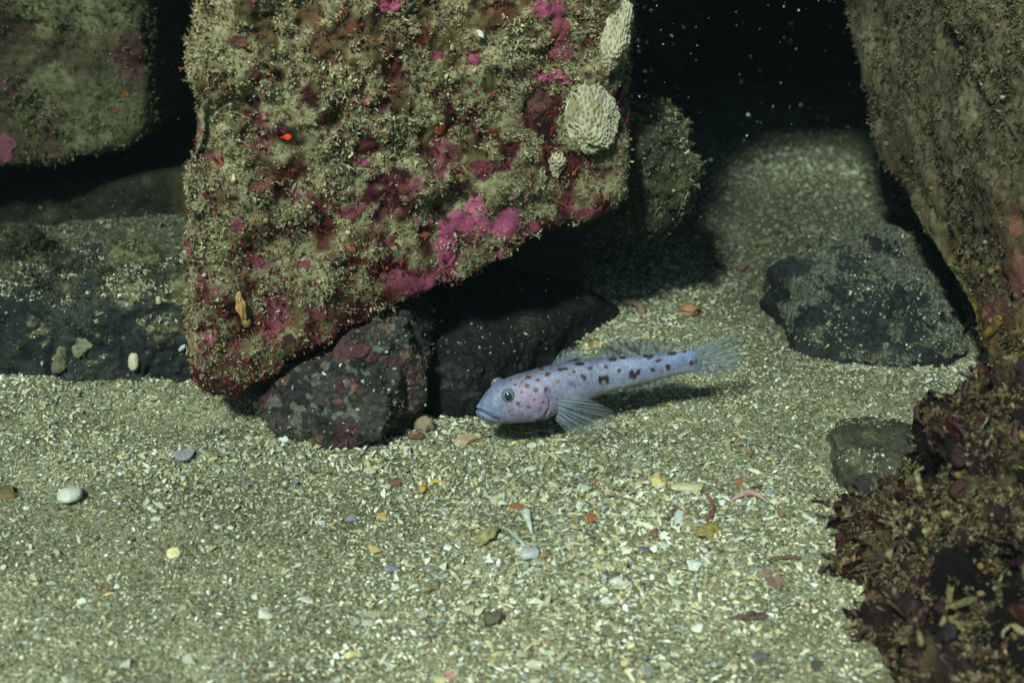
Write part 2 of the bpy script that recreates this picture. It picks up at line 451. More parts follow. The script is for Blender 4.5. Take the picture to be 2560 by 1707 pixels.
# back wall of the dark recess
poly = [(1450, -700), (2300, -700), (2300, 150), (2050, 300), (1800, 330), (1450, 330)]
pl, cen = prism(poly, Wy(1850, 100, 84), (-0.1, -1, 0.1), (0, 1, 0), 20)
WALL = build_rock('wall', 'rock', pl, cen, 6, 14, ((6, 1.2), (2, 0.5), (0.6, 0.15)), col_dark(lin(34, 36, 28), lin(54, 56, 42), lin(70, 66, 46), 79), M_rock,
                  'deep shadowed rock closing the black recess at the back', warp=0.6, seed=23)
c0 = Wy(1640, 60, 66)
pl = [(c0 + unit(n) * r, n) for n, r in (((1, 0, 0), 1.9), ((-1, 0, 0), 3.5), ((0, -1, 0), 2.0), ((0, 1, 0), 5), ((0, 0, 1), 9), ((0, 0, -1), 2.7), ((1, 0, -1), 2.3), ((1, -1, 0), 2.3))]
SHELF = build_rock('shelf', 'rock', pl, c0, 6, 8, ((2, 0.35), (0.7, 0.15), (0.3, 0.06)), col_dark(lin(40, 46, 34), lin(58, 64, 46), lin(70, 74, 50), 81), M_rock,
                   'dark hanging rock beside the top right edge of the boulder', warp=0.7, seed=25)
# right-hand rock
def col_right(V, N, d):
    c = mixc(lin(96, 88, 68), lin(118, 108, 84), smooth(-0.3, 0.4, fbm(V, 1.6, 4, 85)))
    c = mixc(c, lin(80, 72, 56), smooth(0.2, 0.6, fbm(V, 2.8, 4, 86)))
    low = smooth(7.5, 1.5, V[:, 2])
    c = mixc(c, lin(96, 48, 40), smooth(0.0, 0.35, fbm(V, 1.3, 4, 87)) * low * 0.85)
    c = mixc(c, lin(150, 112, 86), smooth(0.25, 0.5, fbm(V, 0.8, 4, 88)) * low * 0.6)
    c = mixc(c, lin(146, 112, 48), smooth(0.0, 0.4, fbm(V, 1.5, 4, 89)) * smooth(5, 1, V[:, 2]) * 0.8)
    return c
poly = [(2025, -500), (2042, 40), (2085, 230), (2190, 420), (2235, 640), (2300, 790), (2415, 950), (2600, 1060), (3000, 1250), (3000, -500)]
pl, cen = prism(poly, Wy(2125, 0, 58), unit((-0.97, -0.24, 0.0)), (0.95, 0.35, 0.0), 22, extra=[((10, 50, 44), (0, 0, 1)), ((18, 43.0, 5), (-0.35, -1, 0.1))])
pl = [q for i, q in enumerate(pl) if i != len(poly)]
cen = np.array([25.0, 53.0, 9.0])
RIGHT = build_rock('right', 'boulder', pl, cen, 7, 30, ((4, 0.4), (1.2, 0.14), (0.4, 0.07), (0.18, 0.04)), col_right, M_silt,
                   'brown silted boulder leaning in along the right edge', warp=0.9, seed=29, cuts=3)
# unseen slab added above the boulders to shade the recess and far sand
pl = [((0, 30.0, 48), (0, -1, -0.1)), ((0, 60, 45.5), (0, 0, -1)), ((0, 60, 54), (0, 0, 1)), ((-70, 60, 50), (-1, 0, 0)), ((75, 60, 50), (1, 0, 0)), ((0, 125, 50), (0, 1, 0))]
SHADE_SLAB = build_rock('slab', 'rock', pl, (0, 78, 50), 6, 20, ((8, 0.8), (2, 0.3)), col_dark(lin(40, 42, 34), lin(60, 62, 48), lin(80, 78, 56), 91), M_rock,
                  'unseen rock slab added above the boulders to shade the recess', warp=0.0, seed=31)
# dark gritty mound of rock by the foot of the right boulder
c0 = np.array([14.1, 51.0, -0.6])
pl = [(c0 + unit(n) * r, n) for n, r in (((1, 0, 0.1), 4.5), ((-1, 0, 0.2), 3.7), ((0, -1, .25), 5.2), ((0, 1, 0.2), 8.0), ((0.05, -0.10, 1), 2.0), ((0, 0, -1), 1.5), ((-1, -1, 0.6), 4.1), ((1, -1, .5), 4.4), ((-1, 1, .5), 4.6))]
FLAT = build_rock('flat', 'rock', pl, c0, 6, 4, ((2.5, 0.6), (1.0, 0.3), (0.3, 0.10)), col_dark(lin(26, 29, 30), lin(40, 44, 44), lin(48, 52, 50), 93), M_dark,
                  'rounded charcoal gritty rock beside the foot of the right boulder', warp=0.5, seed=37, ridged=0.25)
c0 = Gz(2200, 1140, -0.26)
pl = [(c0 + unit(n) * r, n) for n, r in (((1, .2, 0), 1.7), ((-1, 0, 0.3), 1.5), ((0, -1, .5), 1.1), ((0, 1, 0), 1.9), ((0, 0, 1), 0.5), ((0, 0, -1), 0.8), ((1, -1, 1), 1.2))]
BURIED = build_rock('buried', 'rock', pl, c0, 6, 4, ((1.4, 0.22), (0.4, 0.1)), col_dark(lin(58, 58, 48), lin(80, 78, 62), lin(96, 92, 70), 95), M_dark,
                    'low dark grey rock mostly buried in sand left of the seaweed', warp=0.3, seed=39)

def hit(R, px, py):
    h = R.bvh.ray_cast(Vector(Cc), Vector(unit(ray(px, py))))
    if h[0] is None: return None
    n = np.array(h[1]); n = n if np.dot(n, ray(px, py)) < 0 else -n
    return np.array(h[0]), n
def sand_hit(px, py):
    p = Gz(px, py, 0.0)
    for _ in range(6):
        p = Gz(px, py, float(sand_h(p[:1], p[1:2])[0]))
    return p

# ------------------------------------------------------------------ crusts and turf growing on the rocks
CR = {}
def crust(key, px, py, rx, ry, colour, name='coralline_crust', seed=0, thick=0.035, label=None):
    R = ROCKS[key]; h = hit(R, px, py)
    rx, ry = rx * 0.78, ry * 0.78
    if h is None: return
    p, n = h
    vx, vy = proj(R.V)
    near = np.linalg.norm(R.V - p, axis=1) < max(rx, ry) * 0.0137 * 2.2
    idx = np.where(near)[0]
    if len(idx) < 6: return
    q = np.hypot((vx[idx] - px) / rx, (vy[idx] - py) / ry)
    m = 1.0 - q + 0.85 * fbm(R.V[idx], 0.8, 5, 300 + seed, 0.62)
    full = np.full(len(R.V), -1.0); full[idx] = m
    face = (full[R.F] > -0.12).all(1)
    F = R.F[face]
    if len(F) < 4: return
    u, inv = np.unique(F, return_inverse=True)
    off = np.clip(full[u] * 0.25, -0.03, thick)
    V = R.V[u] + R.N[u] * off[:, None] + R.N[u] * (0.03 * fbm(R.V[u], 0.3, 2, seed))[:, None]
    if colour[0] < 0.5: colour = colour * 0.72 + lin(112, 92, 82) * 0.28
    c = np.tile(colour, (len(u), 1)) * (1 + 0.35 * fbm(V, 0.6, 3, seed + 5))[:, None]
    o = link(name, np_mesh(name, V - R.base, inv.reshape(-1, 3), np.clip(c, 0, 1), True, M_crust), R.obj)
    if label: o['label'] = label
    CR.setdefault(key, []).append((px, py, rx, ry))
    full = None
pk, pk2, pk3 = lin(172, 68, 114), lin(134, 50, 78), lin(176, 86, 120)
redc, redd, orc = lin(96, 26, 28), lin(62, 18, 22), lin(225, 70, 24)
for i, (x, y, rx, ry, c) in enumerate([
    (975, 10, 34, 30, pk), (1385, 30, 60, 36, pk), (1400, 85, 40, 62, pk2), (1375, 190, 70, 32, pk), (1350, 230, 36, 36, redd),
    (590, 100, 42, 32, redc), (640, 190, 26, 36, redc), (1200, 560, 120, 52, pk), (1300, 590, 76, 62, pk2), (1120, 640, 42, 66, pk),
    (1185, 515, 40, 36, pk3), (1470, 540, 76, 44, pk2), (1085, 690, 44, 40, pk2), (470, 620, 22, 46, pk2), (525, 830, 26, 34, pk),
    (1160, 590, 40, 40, redd), (1350, 265, 26, 40, redd), (905, 405, 30, 18, pk), (880, 400, 26, 20, pk2), (920, 255, 24, 14, pk),
    (760, 660, 32, 24, pk2), (1000, 705, 44, 36, pk2), (1080, 720, 52, 42, pk), (640, 470, 40, 26, redc), (600, 900, 60, 46, redd),
    (610, 990, 40, 24, pk2), (560, 960, 60, 40, redd), (700, 840, 60, 40, redd), (1190, 420, 50, 30, pk2), (880, 530, 44, 30, pk2),
    (1230, 700, 60, 40, pk2), (1320, 640, 60, 34, redd), (960, 600, 40, 26, pk2), (650, 650, 30, 22, pk2), (1090, 140, 24, 18, pk2),
    (590, 560, 30, 26, pk2), (760, 560, 26, 22, redc), (1010, 470, 34, 20, redc), (1190, 150, 20, 18, pk)]):
    crust('boulder', x, y, rx, ry, c, 'coralline_crust', 10 + i)
for i, (x, y, rx, ry, c) in enumerate([(716, 340, 20, 12, orc), (706, 282, 10, 10, orc), (1100, 326, 18, 18, lin(170, 60, 28)), (556, 408, 26, 20, lin(150, 62, 40)), (645, 432, 24, 20, lin(80, 28, 18)),
                                       (1420, 540, 30, 18, lin(140, 70, 30)), (1060, 590, 22, 16, lin(150, 80, 44)), (1010, 765, 46, 28, lin(116, 58, 44)), (880, 620, 22, 18, lin(150, 90, 50))]):
    crust('boulder', x, y, rx, ry, c, 'sponge_crust', 60 + i, 0.06, 'bright orange sponge crust' if c is orc else None)
crust('left', 285, 275, 30, 10, lin(110, 48, 66), seed=80); crust('left', 310, 235, 22, 14, lin(150, 108, 30), 'sponge_crust', 81)
crust('left', 15, 375, 34, 40, lin(120, 50, 80), seed=82); crust('left', 245, 310, 14, 10, lin(110, 48, 66), seed=83); crust('left', 40, 60, 70, 30, lin(44, 22, 24), seed=84)
crust('block', 880, 880, 60, 26, lin(84, 34, 50), seed=85, thick=0.03); crust('block', 850, 970, 24, 40, lin(80, 40, 54), seed=86, thick=0.03); crust('block', 905, 965, 18, 40, lin(110, 70, 58), seed=87, thick=0.03)
crust('prop', 842, 1005, 26, 18, lin(104, 52, 78), seed=88, thick=0.03); crust('shelf', 1730, 178, 45, 34, lin(150, 50, 20), 'sponge_crust', 89, 0.15)
for i, (x, y, rx, ry, c) in enumerate([(2480, 790, 60, 90, lin(92, 40, 38)), (2530, 690, 50, 60, lin(104, 58, 50)), (2490, 860, 30, 50, lin(130, 104, 44)), (2540, 560, 30, 60, lin(112, 66, 50)),
                                       (2440, 560, 14, 26, lin(104, 60, 38)), (2500, 480, 10, 34, lin(100, 58, 38)), (2490, 650, 16, 22, pk2), (2455, 760, 18, 40, lin(130, 104, 50)), (2510, 265, 10, 10, lin(120, 26, 40))]):
    crust('right', x, y, rx, ry, c, 'red_crust', 100 + i)

def ribbons(P, N, k, length, width, spread, cols, seed, droop=0.0):
    """k bent threads with side twigs on every base point: 7 vertices, 4 triangles each."""
    g = np.random.default_rng(seed)
    n = len(P) * k
    p = np.repeat(P, k, 0); nn = np.repeat(N, k, 0)
    L_ = length * np.exp(g.normal(0, 0.4, (n, 1)))
    w = width * np.exp(g.normal(0, 0.35, (n, 1)))
    d = unit(nn + spread * g.normal(0, 1, (n, 3)))
    p = p + g.normal(0, 1, (n, 3)) * length * 0.45 - nn * length * 0.1
    s = unit(np.cross(d, g.normal(0, 1, (n, 3))))
    d2 = unit(d + 0.8 * g.normal(0, 1, (n, 3)) + np.array([0, 0, -droop]))
    m = p + d * L_ * 0.5
    t = m + d2 * L_ * 0.6
    s2 = unit(np.cross(d2, g.normal(0, 1, (n, 3))))
    tw1 = m + unit(d + g.normal(0, 0.9, (n, 3))) * L_ * 0.45
    V = np.stack([p - s * w, p + s * w, m - s2 * w * 0.9, m + s2 * w * 0.9, t, tw1, m + d * w * 1.6], 1).reshape(-1, 3)
    b = np.arange(n)[:, None] * 7
    F = np.concatenate([b + [0, 1, 3], b + [0, 3, 2], b + [2, 3, 4], b + [2, 5, 6]], 1).reshape(-1, 3)
    c = np.repeat(cols, k, 0) * np.exp(g.normal(0, 0.18, (n, 1)))
    shade = np.array([0.9, 0.9, 1, 1, 1.08, 1.05, 1])[None, :, None]
    C = (c[:, None, :] * shade).reshape(-1, 3)
    return V, F, np.clip(C, 0, 1)
def sample(R, count, weight, seed):
    g = np.random.default_rng(seed)
    T = R.V[R.F]; cen = T.mean(1); fn = np.cross(T[:, 1] - T[:, 0], T[:, 2] - T[:, 0])
    area = np.linalg.norm(fn, axis=1); fn = unit(fn)
    px, py = proj(cen)
    vis = ((fn * unit(Cc - cen)).sum(1) > -0.35) & (px > -350) & (px < 2910) & (py > -300) & (py < 2000) & (cen[:, 2] > -0.2)
    w = area * vis * weight(cen, fn, px, py)
    f = g.choice(len(w), count, p=w / w.sum())
    a, b = g.random(count), g.random(count)
    fl = a + b > 1; a[fl] = 1 - a[fl]; b[fl] = 1 - b[fl]
    P = T[f, 0] + (T[f, 1] - T[f, 0]) * a[:, None] + (T[f, 2] - T[f, 0]) * b[:, None]
    return P, R.N[R.F[f, 0]], px[f], py[f]
def crust_mask(key, px, py, keep):
    m = np.ones_like(px)
    for (x, y, rx, ry) in CR.get(key, []):
        m = np.where(np.hypot((px - x) / rx, (py - y) / ry) < 0.85, keep, m)
    return m
def turf(key, count, k, length, width, weight, palette, probs, seed, spread=0.8, droop=0.2, name='algae_turf', keep=0.75, label=None, tint=None):
    R = ROCKS[key]
    P, N, px, py = sample(R, count, lambda c, n, x, y: weight(c, n, x, y) * crust_mask(key, x, y, keep), seed)
    g = np.random.default_rng(seed + 1)
    pal = np.array(palette)[g.choice(len(palette), count, p=np.array(probs) / np.sum(probs))]
    pal = pal * (1 + 0.22 * fbm(P, 1.5, 3, seed))[:, None]
    ln = length * (1 + 0.45 * fbm(P, 1.1, 3, seed + 3))
    V, F, C = ribbons(P, N, k, 1.0, width / length, spread, pal, seed + 2, droop)
    sc_l = np.repeat(ln, k * 7)[:, None]; base = np.repeat(P, k * 7, 0)
    V = base + (V - base) * sc_l
    o = link(name, np_mesh(name, V - R.base, F, C, False, M_turf), R.obj)
    o['kind'] = 'stuff'
    if label: o['label'] = label
    return o
kh = [lin(178, 172, 136), lin(154, 148, 112), lin(194, 188, 156), lin(124, 116, 84), lin(136, 90, 70), lin(96, 48, 48)]
def w_b(c, n, px, py):
    return 0.05 + clump(c)
turf('boulder', 36000, 4, 0.062, 0.022, w_b, kh, [4, 4, 2, 2.5, 1.2, 0.8], 400, label='fuzzy khaki algal turf dusted with silt')
turf('boulder', 6000, 6, 0.115, 0.024, lambda c, n, x, y: smooth(0.05, 0.5, fbm(c, 0.9, 3, 211) + 0.5 * smooth(560, 430, x)), kh[:4], [4, 4, 2, 1], 410, label='taller pale tufts of algae')
turf('boulder', 4200, 5, 0.13, 0.024, lambda c, n, x, y: 0.3 + smooth(500, 900, y), [lin(110, 40, 50), lin(150, 70, 60), lin(84, 28, 34), lin(150, 120, 80)], [3, 2, 3, 2], 420, name='red_algae_turf')
gr = [lin(130, 126, 94), lin(108, 106, 77), lin(146, 140, 108), lin(80, 76, 55)]
turf('left', 9000, 4, 0.10, 0.024, lambda c, n, x, y: 0.25 + smooth(-0.2, 0.3, fbm(c, 1.2, 3, 220)), gr, [4, 3, 2, 2], 430)
br = [lin(112, 104, 80), lin(94, 86, 65), lin(128, 119, 92), lin(72, 62, 48)]
turf('right', 9000, 4, 0.09, 0.022, lambda c, n, x, y: 0.25 + smooth(-0.2, 0.3, fbm(c, 1.2, 3, 225)), br, [4, 3, 2, 2], 440)
turf('low', 3500, 4, 0.10, 0.022, lambda c, n, x, y: smooth(0.45, 0.9, n[:, 2] + 0.25 * fbm(c, 1.2, 3, 230)) * 0.9 + 0.05, [lin(112, 106, 74), lin(86, 84, 60), lin(70, 40, 44)], [4, 3, 1], 450)
turf('block', 700, 4, 0.09, 0.02, lambda c, n, x, y: smooth(0.1, 0.5, fbm(c, 0.8, 3, 236)), [lin(122, 112, 84), lin(100, 60, 66), lin(80, 78, 64)], [3, 1, 2], 462)
turf('prop', 900, 4, 0.09, 0.02, lambda c, n, x, y: smooth(0.1, 0.5, fbm(c, 0.8, 3, 235)), [lin(122, 112, 84), lin(100, 60, 66), lin(80, 78, 64)], [3, 1, 2], 460)
turf('ledge', 700, 4, 0.12, 0.024, lambda c, n, x, y: 0.2 + smooth(0, 0.5, fbm(c, 1.2, 3, 240)), gr, [2, 3, 1, 3], 470)
turf('knob', 1500, 4, 0.13, 0.026, lambda c, n, x, y: 0.3 + smooth(0, 0.5, n[:, 2]), gr, [3, 3, 2, 2], 480)
turf('shelf', 1200, 4, 0.14, 0.028, lambda c, n, x, y: 0.3 + smooth(0, 0.5, fbm(c, 1.2, 3, 240)), gr, [2, 3, 1, 3], 490)
turf('small', 900, 4, 0.10, 0.024, lambda c, n, x, y: 0.3 + smooth(0, 0.5, n[:, 2]), gr, [2, 3, 1, 3], 495)

# little round animals and calcareous specks crusting the rocks
def nodules(key, count, weight, rad, palette, seed, name='encrusting_specks', mat=None):
    R = ROCKS[key]; D, F0 = ico(2)
    P, N, px, py = sample(R, count, weight, seed)
    g = np.random.default_rng(seed)
    r = rad * np.exp(g.normal(0, 0.5, count))
    sq = g.uniform(0.45, 1.0, (count, 1, 3))
    V = (P + N * (r * 0.35)[:, None])[:, None, :] + D[None] * sq * r[:, None, None] * (1 + 0.18 * g.normal(0, 1, (count, len(D), 1)))
    F = (np.arange(count)[:, None, None] * len(D) + F0[None]).reshape(-1, 3)
    pal = np.array(palette)[g.integers(0, len(palette), count)] * np.exp(g.normal(0, 0.2, (count, 1)))
    C = np.repeat(np.clip(pal, 0, 1), len(D), 0)
    o = link(name, np_mesh(name, V.reshape(-1, 3) - R.base, F, C, True, mat or M_piece), R.obj)
    o['kind'] = 'stuff'
many = [lin(150, 92, 84), lin(150, 126, 84), lin(124, 78, 48), lin(180, 170, 150), lin(120, 52, 66), lin(110, 94, 44), lin(160, 142, 122)]
nodules('boulder', 800, lambda c, n, x, y: 0.15 + smooth(450, 800, y), 0.038, many, 500)
nodules('boulder', 160, lambda c, n, x, y: 0.2 + smooth(450, 800, y), 0.052, many[:3] + [many[5]] + [lin(110, 60, 50)] * 2, 503)
nodules('low', 150, lambda c, n, x, y: 1.0 * (y > 650), 0.05, [lin(150, 150, 124), lin(120, 120, 90), lin(170, 166, 140)], 510)
nodules('block', 130, lambda c, n, x, y: 1.0 + 0 * y, 0.04, [lin(150, 150, 130), lin(120, 120, 110), lin(150, 90, 100)], 521)
nodules('prop', 160, lambda c, n, x, y: 1.0 + 0 * y, 0.045, [lin(150, 150, 130), lin(120, 120, 110), lin(150, 90, 100)], 520)
nodules('back', 80, lambda c, n, x, y: 1.0 + 0 * y, 0.04, [lin(120, 120, 110), lin(110, 80, 80)], 530)
nodules('ledge', 60, lambda c, n, x, y: 1.0 + 0 * y, 0.07, [lin(150, 150, 110), lin(150, 120, 60)], 540)
nodules('knob', 60, lambda c, n, x, y: 1.0 + 0 * y, 0.06, [lin(150, 140, 110)], 545)
nodules('right', 240, lambda c, n, x, y: 0.1 + smooth(550, 800, y), 0.06, [lin(140, 118, 96), lin(150, 142, 124), lin(112, 66, 50), lin(124, 98, 56)], 550)

# ------------------------------------------------------------------ shell grains
pal_w = [((206, 204, 180), 16), ((188, 182, 148), 20), ((168, 162, 126), 20), ((150, 150, 128), 14), ((214, 214, 204), 12), ((178, 160, 116), 7), ((196, 174, 124), 5),
         ((128, 120, 90), 12), ((104, 100, 78), 7), ((84, 84, 76), 4), ((168, 120, 74), 1.0), ((130, 76, 54), 0.5), ((176, 156, 152), 0.6), ((128, 120, 136), 0.25), ((52, 50, 48), 2.0), ((136, 148, 148), 6)]
PAL = np.minimum(np.array([lin(*c) for c, _ in pal_w]) * 1.25, 0.85)
PAL = PAL * 0.85 + PAL.mean(0) * 0.15; PW = np.array([w for _, w in pal_w]); PW = PW / PW.sum()
def grains(P, Nrm, size, seed, tilt=0.38, flat=0.28):
    """Angular, slightly domed chips: a five-cornered rim and a raised middle."""
    g = np.random.default_rng(seed); n = len(P)
    k = 5
    ang = (np.arange(k)[None] + g.uniform(-0.38, 0.38, (n, k))) * (2 * np.pi / k)
    rad = size[:, None] * g.uniform(0.55, 1.15, (n, k))
    asp = np.exp(g.normal(0, 0.38, (n, 1)))
    up = unit(Nrm + tilt * g.normal(0, 1, (n, 3)))
    a = unit(np.cross(up, g.normal(0, 1, (n, 3)))); b = np.cross(up, a)
    ring = P[:, None] + a[:, None] * (np.cos(ang) * rad * asp)[..., None] + b[:, None] * (np.sin(ang) * rad / asp)[..., None] \
        - up[:, None] * (size[:, None] * g.uniform(0.0, 0.45, (n, k)))[..., None]
    top = P + up * (size * g.uniform(0.1, 2.2 * flat, n))[:, None] + (a * g.normal(0, .25, (n, 1)) + b * g.normal(0, .25, (n, 1))) * size[:, None]
    V = np.concatenate([ring, top[:, None]], 1).reshape(-1, 3)
    base = np.arange(n)[:, None] * 6
    F = np.concatenate([np.stack([base[:, 0] + i, base[:, 0] + (i + 1) % k, base[:, 0] + 5], 1)[:, None] for i in range(k)], 1).reshape(-1, 3)
    c = PAL[g.choice(len(PAL), n, p=PW)] * np.exp(g.normal(0, 0.16, (n, 1)))
    C = np.repeat(c, 6, 0)
    return V, F, C
def in_boulder_shadow(x, y):      # places no camera near this one can see
    return ((x < 3.0) & (y > 53.5) & (x > -10)) | (y > 82)
NG = 155000
cand = np.empty((0, 2))
g0 = np.random.default_rng(77)
while len(cand) < NG:
    q = np.stack([g0.uniform(-30, 32, 300000), g0.uniform(26, 80, 300000)], 1)
    q = q[np.abs(q[:, 0]) < 0.43 * (q[:, 1] * 0.9 + 10) + 1.0]
    q = q[~in_boulder_shadow(q[:, 0], q[:, 1])]
    keep_p = np.clip(1.25 - (q[:, 1] - 30) / 62, 0.3, 1)       # far chips melt together
    q = q[g0.random(len(q)) < keep_p]
    cand = np.concatenate([cand, q])
cand = cand[:NG]
cz = sand_h(cand[:, 0], cand[:, 1])
GP = np.column_stack([cand, cz])
coarse = 0.5 + 0.5 * np.clip(fbm(GP * [1, 1, 0], 8.0, 3, 600) * 1.0 + fbm(GP * [1, 1, 0], 2.6, 3, 602) * 0.9, -1, 1)
coarse = np.clip(coarse * 0.55 + 0.45 * np.exp(-((GP[:, 0] - 5) / 7) ** 2 - ((GP[:, 1] - 36.5) / 4.5) ** 2) + 0.10 - 0.35 * np.exp(-((GP[:, 0] + 14) / 7) ** 2 - ((GP[:, 1] - 33) / 6) ** 2), 0, 1)
Cg_dim = grit_far_dim(GP[:, 0], GP[:, 1]) * (1 - 0.62 * smooth(48, 52, GP[:, 1]) * smooth(-6, -9, GP[:, 0]))  # same darkening and painted dimming, carried onto the grains
gsize = 0.050 * np.exp(g0.normal(0, 0.42, NG)) * (0.62 + 0.95 * coarse)
gsize = np.minimum(gsize, 0.19)
Vg, Fg, Cg = grains(GP + np.column_stack([np.zeros(NG), np.zeros(NG), gsize * 0.55]), np.tile([0, 0, 1.0], (NG, 1)), gsize, 601)
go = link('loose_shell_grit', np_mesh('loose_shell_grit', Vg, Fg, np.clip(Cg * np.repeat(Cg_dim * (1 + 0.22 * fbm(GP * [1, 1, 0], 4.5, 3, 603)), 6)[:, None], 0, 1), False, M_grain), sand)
go['kind'] = 'stuff'
# grit that has settled on the rocks' ledges
for key, cnt, zlim, sd in (('low', 4500, 0.8, 610), ('flat', 30000, -0.8, 611), ('flat', 900, 0.3, 617), ('buried', 260, 0.3, 612), ('ledge', 500, 0.5, 613), ('back', 200, 0.6, 614), ('prop', 220, 0.6, 615), ('knob', 120, .6, 616)):
    R = ROCKS[key]
    P, N, px, py = sample(R, cnt, lambda c, n, x, y: smooth(zlim - 0.2, zlim + 0.25, n[:, 2]) * smooth(-0.3, 0.25, fbm(c, 1.4, 3, sd)) + 1e-5, sd)
    sz_ = 0.04 * np.exp(np.random.default_rng(sd).normal(0, 0.4, cnt))
    V, F, C = grains(P + N * (sz_ * 0.3)[:, None], N, sz_, sd + 50)
    o = link('settled_grit', np_mesh('settled_grit', V - R.base, F, np.clip(C * (np.array([0.24, 0.26, 0.26]) if sd == 611 else 0.8), 0, 1), False, M_grain), R.obj); o['kind'] = 'stuff'

# the 300 largest chips, each a piece of the sand
def chip_mesh(seed, n=9, curl=0.5, thick=0.10, elong=1.0):
    g = np.random.default_rng(seed)
    ang = (np.arange(n) + g.uniform(-0.3, 0.3, n)) * 2 * np.pi / n
    r = g.uniform(0.62, 1.1, n)
    out = []
    for lev, zz in ((1.0, 0), (0.55, 0), (1.0, -thick), (0.55, -thick)):
        x = np.cos(ang) * r * lev * elong; y = np.sin(ang) * r * lev / math.sqrt(elong)
        out.append(np.stack([x, y, curl * (0.35 - (x ** 2) * 0.55 / elong) + zz + 0.04 * g.normal(0, 1, n)], 1))
    V = np.concatenate(out + [[[0, 0, curl * 0.37]], [[0, 0, curl * 0.37 - thick]]])
    F = []
    for i in range(n):
        j = (i + 1) % n
        F += [(i, j, n + j), (i, n + j, n + i), (n + i, n + j, 4 * n), (2 * n + i, 2 * n + j, j), (2 * n + i, j, i), (3 * n + i, 2 * n + j, 2 * n + i), (3 * n + i, 3 * n + j, 2 * n + j), (3 * n + j, 3 * n + i, 4 * n + 1)]
    return V, np.array(F)
chips = []
for s in range(14):
    V, F = chip_mesh(900 + s, 6 + s % 3, [0.5, 0.15, 0.7, 0.3][s % 4], 0.12, [1.0, 1.25, 1.0, 1.9, 1.1][s % 5])
    chips.append(np_mesh('shell_fragment', V, F, None, False, M_frag))
def oriented(o, normal, spin, tilt, g):
    up = Vector(unit(np.asarray(normal) + tilt * g.normal(0, 1, 3)))
    o.rotation_mode = 'QUATERNION'
    from mathutils import Quaternion
    o.rotation_quaternion = up.to_track_quat('Z', 'Y') @ Quaternion((0, 0, 1), spin)
gf = np.random.default_rng(950)
frag_cols = [lin(222, 220, 204), lin(200, 196, 164), lin(212, 196, 150), lin(190, 188, 168), lin(196, 160, 96), lin(164, 160, 130), lin(190, 196, 192), lin(150, 104, 70), lin(196, 178, 174), lin(140, 134, 150)]
fw = np.array([7, 6, 4, 4, 2.0, 3, 2.5, 0.8, 0.7, 0.5]); fw /= fw.sum()
cnt = 0
while cnt < 300:
    px, py = gf.uniform(-150, 2250), gf.uniform(1010, 1850)
    if gf.random() > 0.25 + 0.75 * math.exp(-((px - 1550) / 520) ** 2 - ((py - 1330) / 330) ** 2): continue
    if px > 2000 - (py - 1200) * 0.1 and py > 1150: continue
    p = sand_hit(px, py)
    if px < 640 and py < 1030 or (px < 1120 and py < 1130): continue
    o = link('shell_fragment', chips[gf.integers(0, len(chips))], sand)
    s = float(min(0.26, 0.125 * math.exp(gf.normal(0, 0.32))))
    o.scale = (s, s, s * gf.uniform(0.7, 1.4))
    o.location = (p + [0, 0, s * 0.18]) * S
    oriented(o, (0, 0, 1), gf.uniform(0, 6.28), 0.3, gf)
    c = frag_cols[gf.choice(len(frag_cols), p=fw)] * math.exp(gf.normal(0, 0.12))
    o.color = (*np.clip(c, 0, 1), 1)
    cnt += 1

# ------------------------------------------------------------------ the goby
ZX = lambda X: 1150 + X / 2.94           # outline points were read off an enlargement of the fish
ZY = lambda Y: 780 + Y / 2.94
th = math.radians(13)
Tf = unit(Rv * 1.0 + Uv * 0.2 + Fv * 0.10)
Uf = Uv * math.cos(th) - Fv * math.sin(th); Uf = unit(Uf - Tf * np.dot(Uf, Tf))
Sf = np.cross(Tf, Uf); Sf = unit(Sf if np.dot(Sf, Fv) < 0 else -Sf)      # towards the camera
d0 = ray(ZX(320), ZY(815)); fp0 = Cc + d0 * ((0.42 - CAM_H) / d0[2])
fp0[2] += 0
def fpt(X, Y, out=0.0):
    return on_plane(ZX(X), ZY(Y), fp0, Sf) + Sf * out
prof = np.array([(126, 700, 726, .30), (134, 676, 752, .55), (150, 648, 768, .72), (180, 606, 786, .80), (215, 566, 799, .84), (260, 528, 809, .84), (300, 508, 814, .84), (350, 488, 814, .86), (420, 462, 808, .88), (520, 434, 798, .86),
                 (640, 402, 768, .82), (760, 373, 712, .78), (900, 352, 656, .74), (1060, 335, 598, .70), (1200, 323, 558, .66), (1350, 314, 520, .62), (1500, 304, 482, .56), (1600, 292, 460, .46), (1700, 276, 448, .22), (1745, 277, 445, .07)], float)
def spline(x, xs, ys):       # monotone-ish cubic
    m = np.gradient(ys, xs)
    i = np.clip(np.searchsorted(xs, x) - 1, 0, len(xs) - 2)
    h = xs[i + 1] - xs[i]; t = (x - xs[i]) / h
    return (2 * t**3 - 3 * t**2 + 1) * ys[i] + (t**3 - 2 * t**2 + t) * h * m[i] + (-2 * t**3 + 3 * t**2) * ys[i + 1] + (t**3 - t**2) * h * m[i + 1]
NS, NA = 300, 112
tt = np.linspace(0, 1, NS) ** 1.25
Xs = 126 + (1745 - 126) * tt
tops, bots, wid = (spline(Xs, prof[:, 0], prof[:, i]) for i in (1, 2, 3))
phi = np.linspace(0, 2 * np.pi, NA, endpoint=False)
FV = np.zeros((NS, NA, 3))
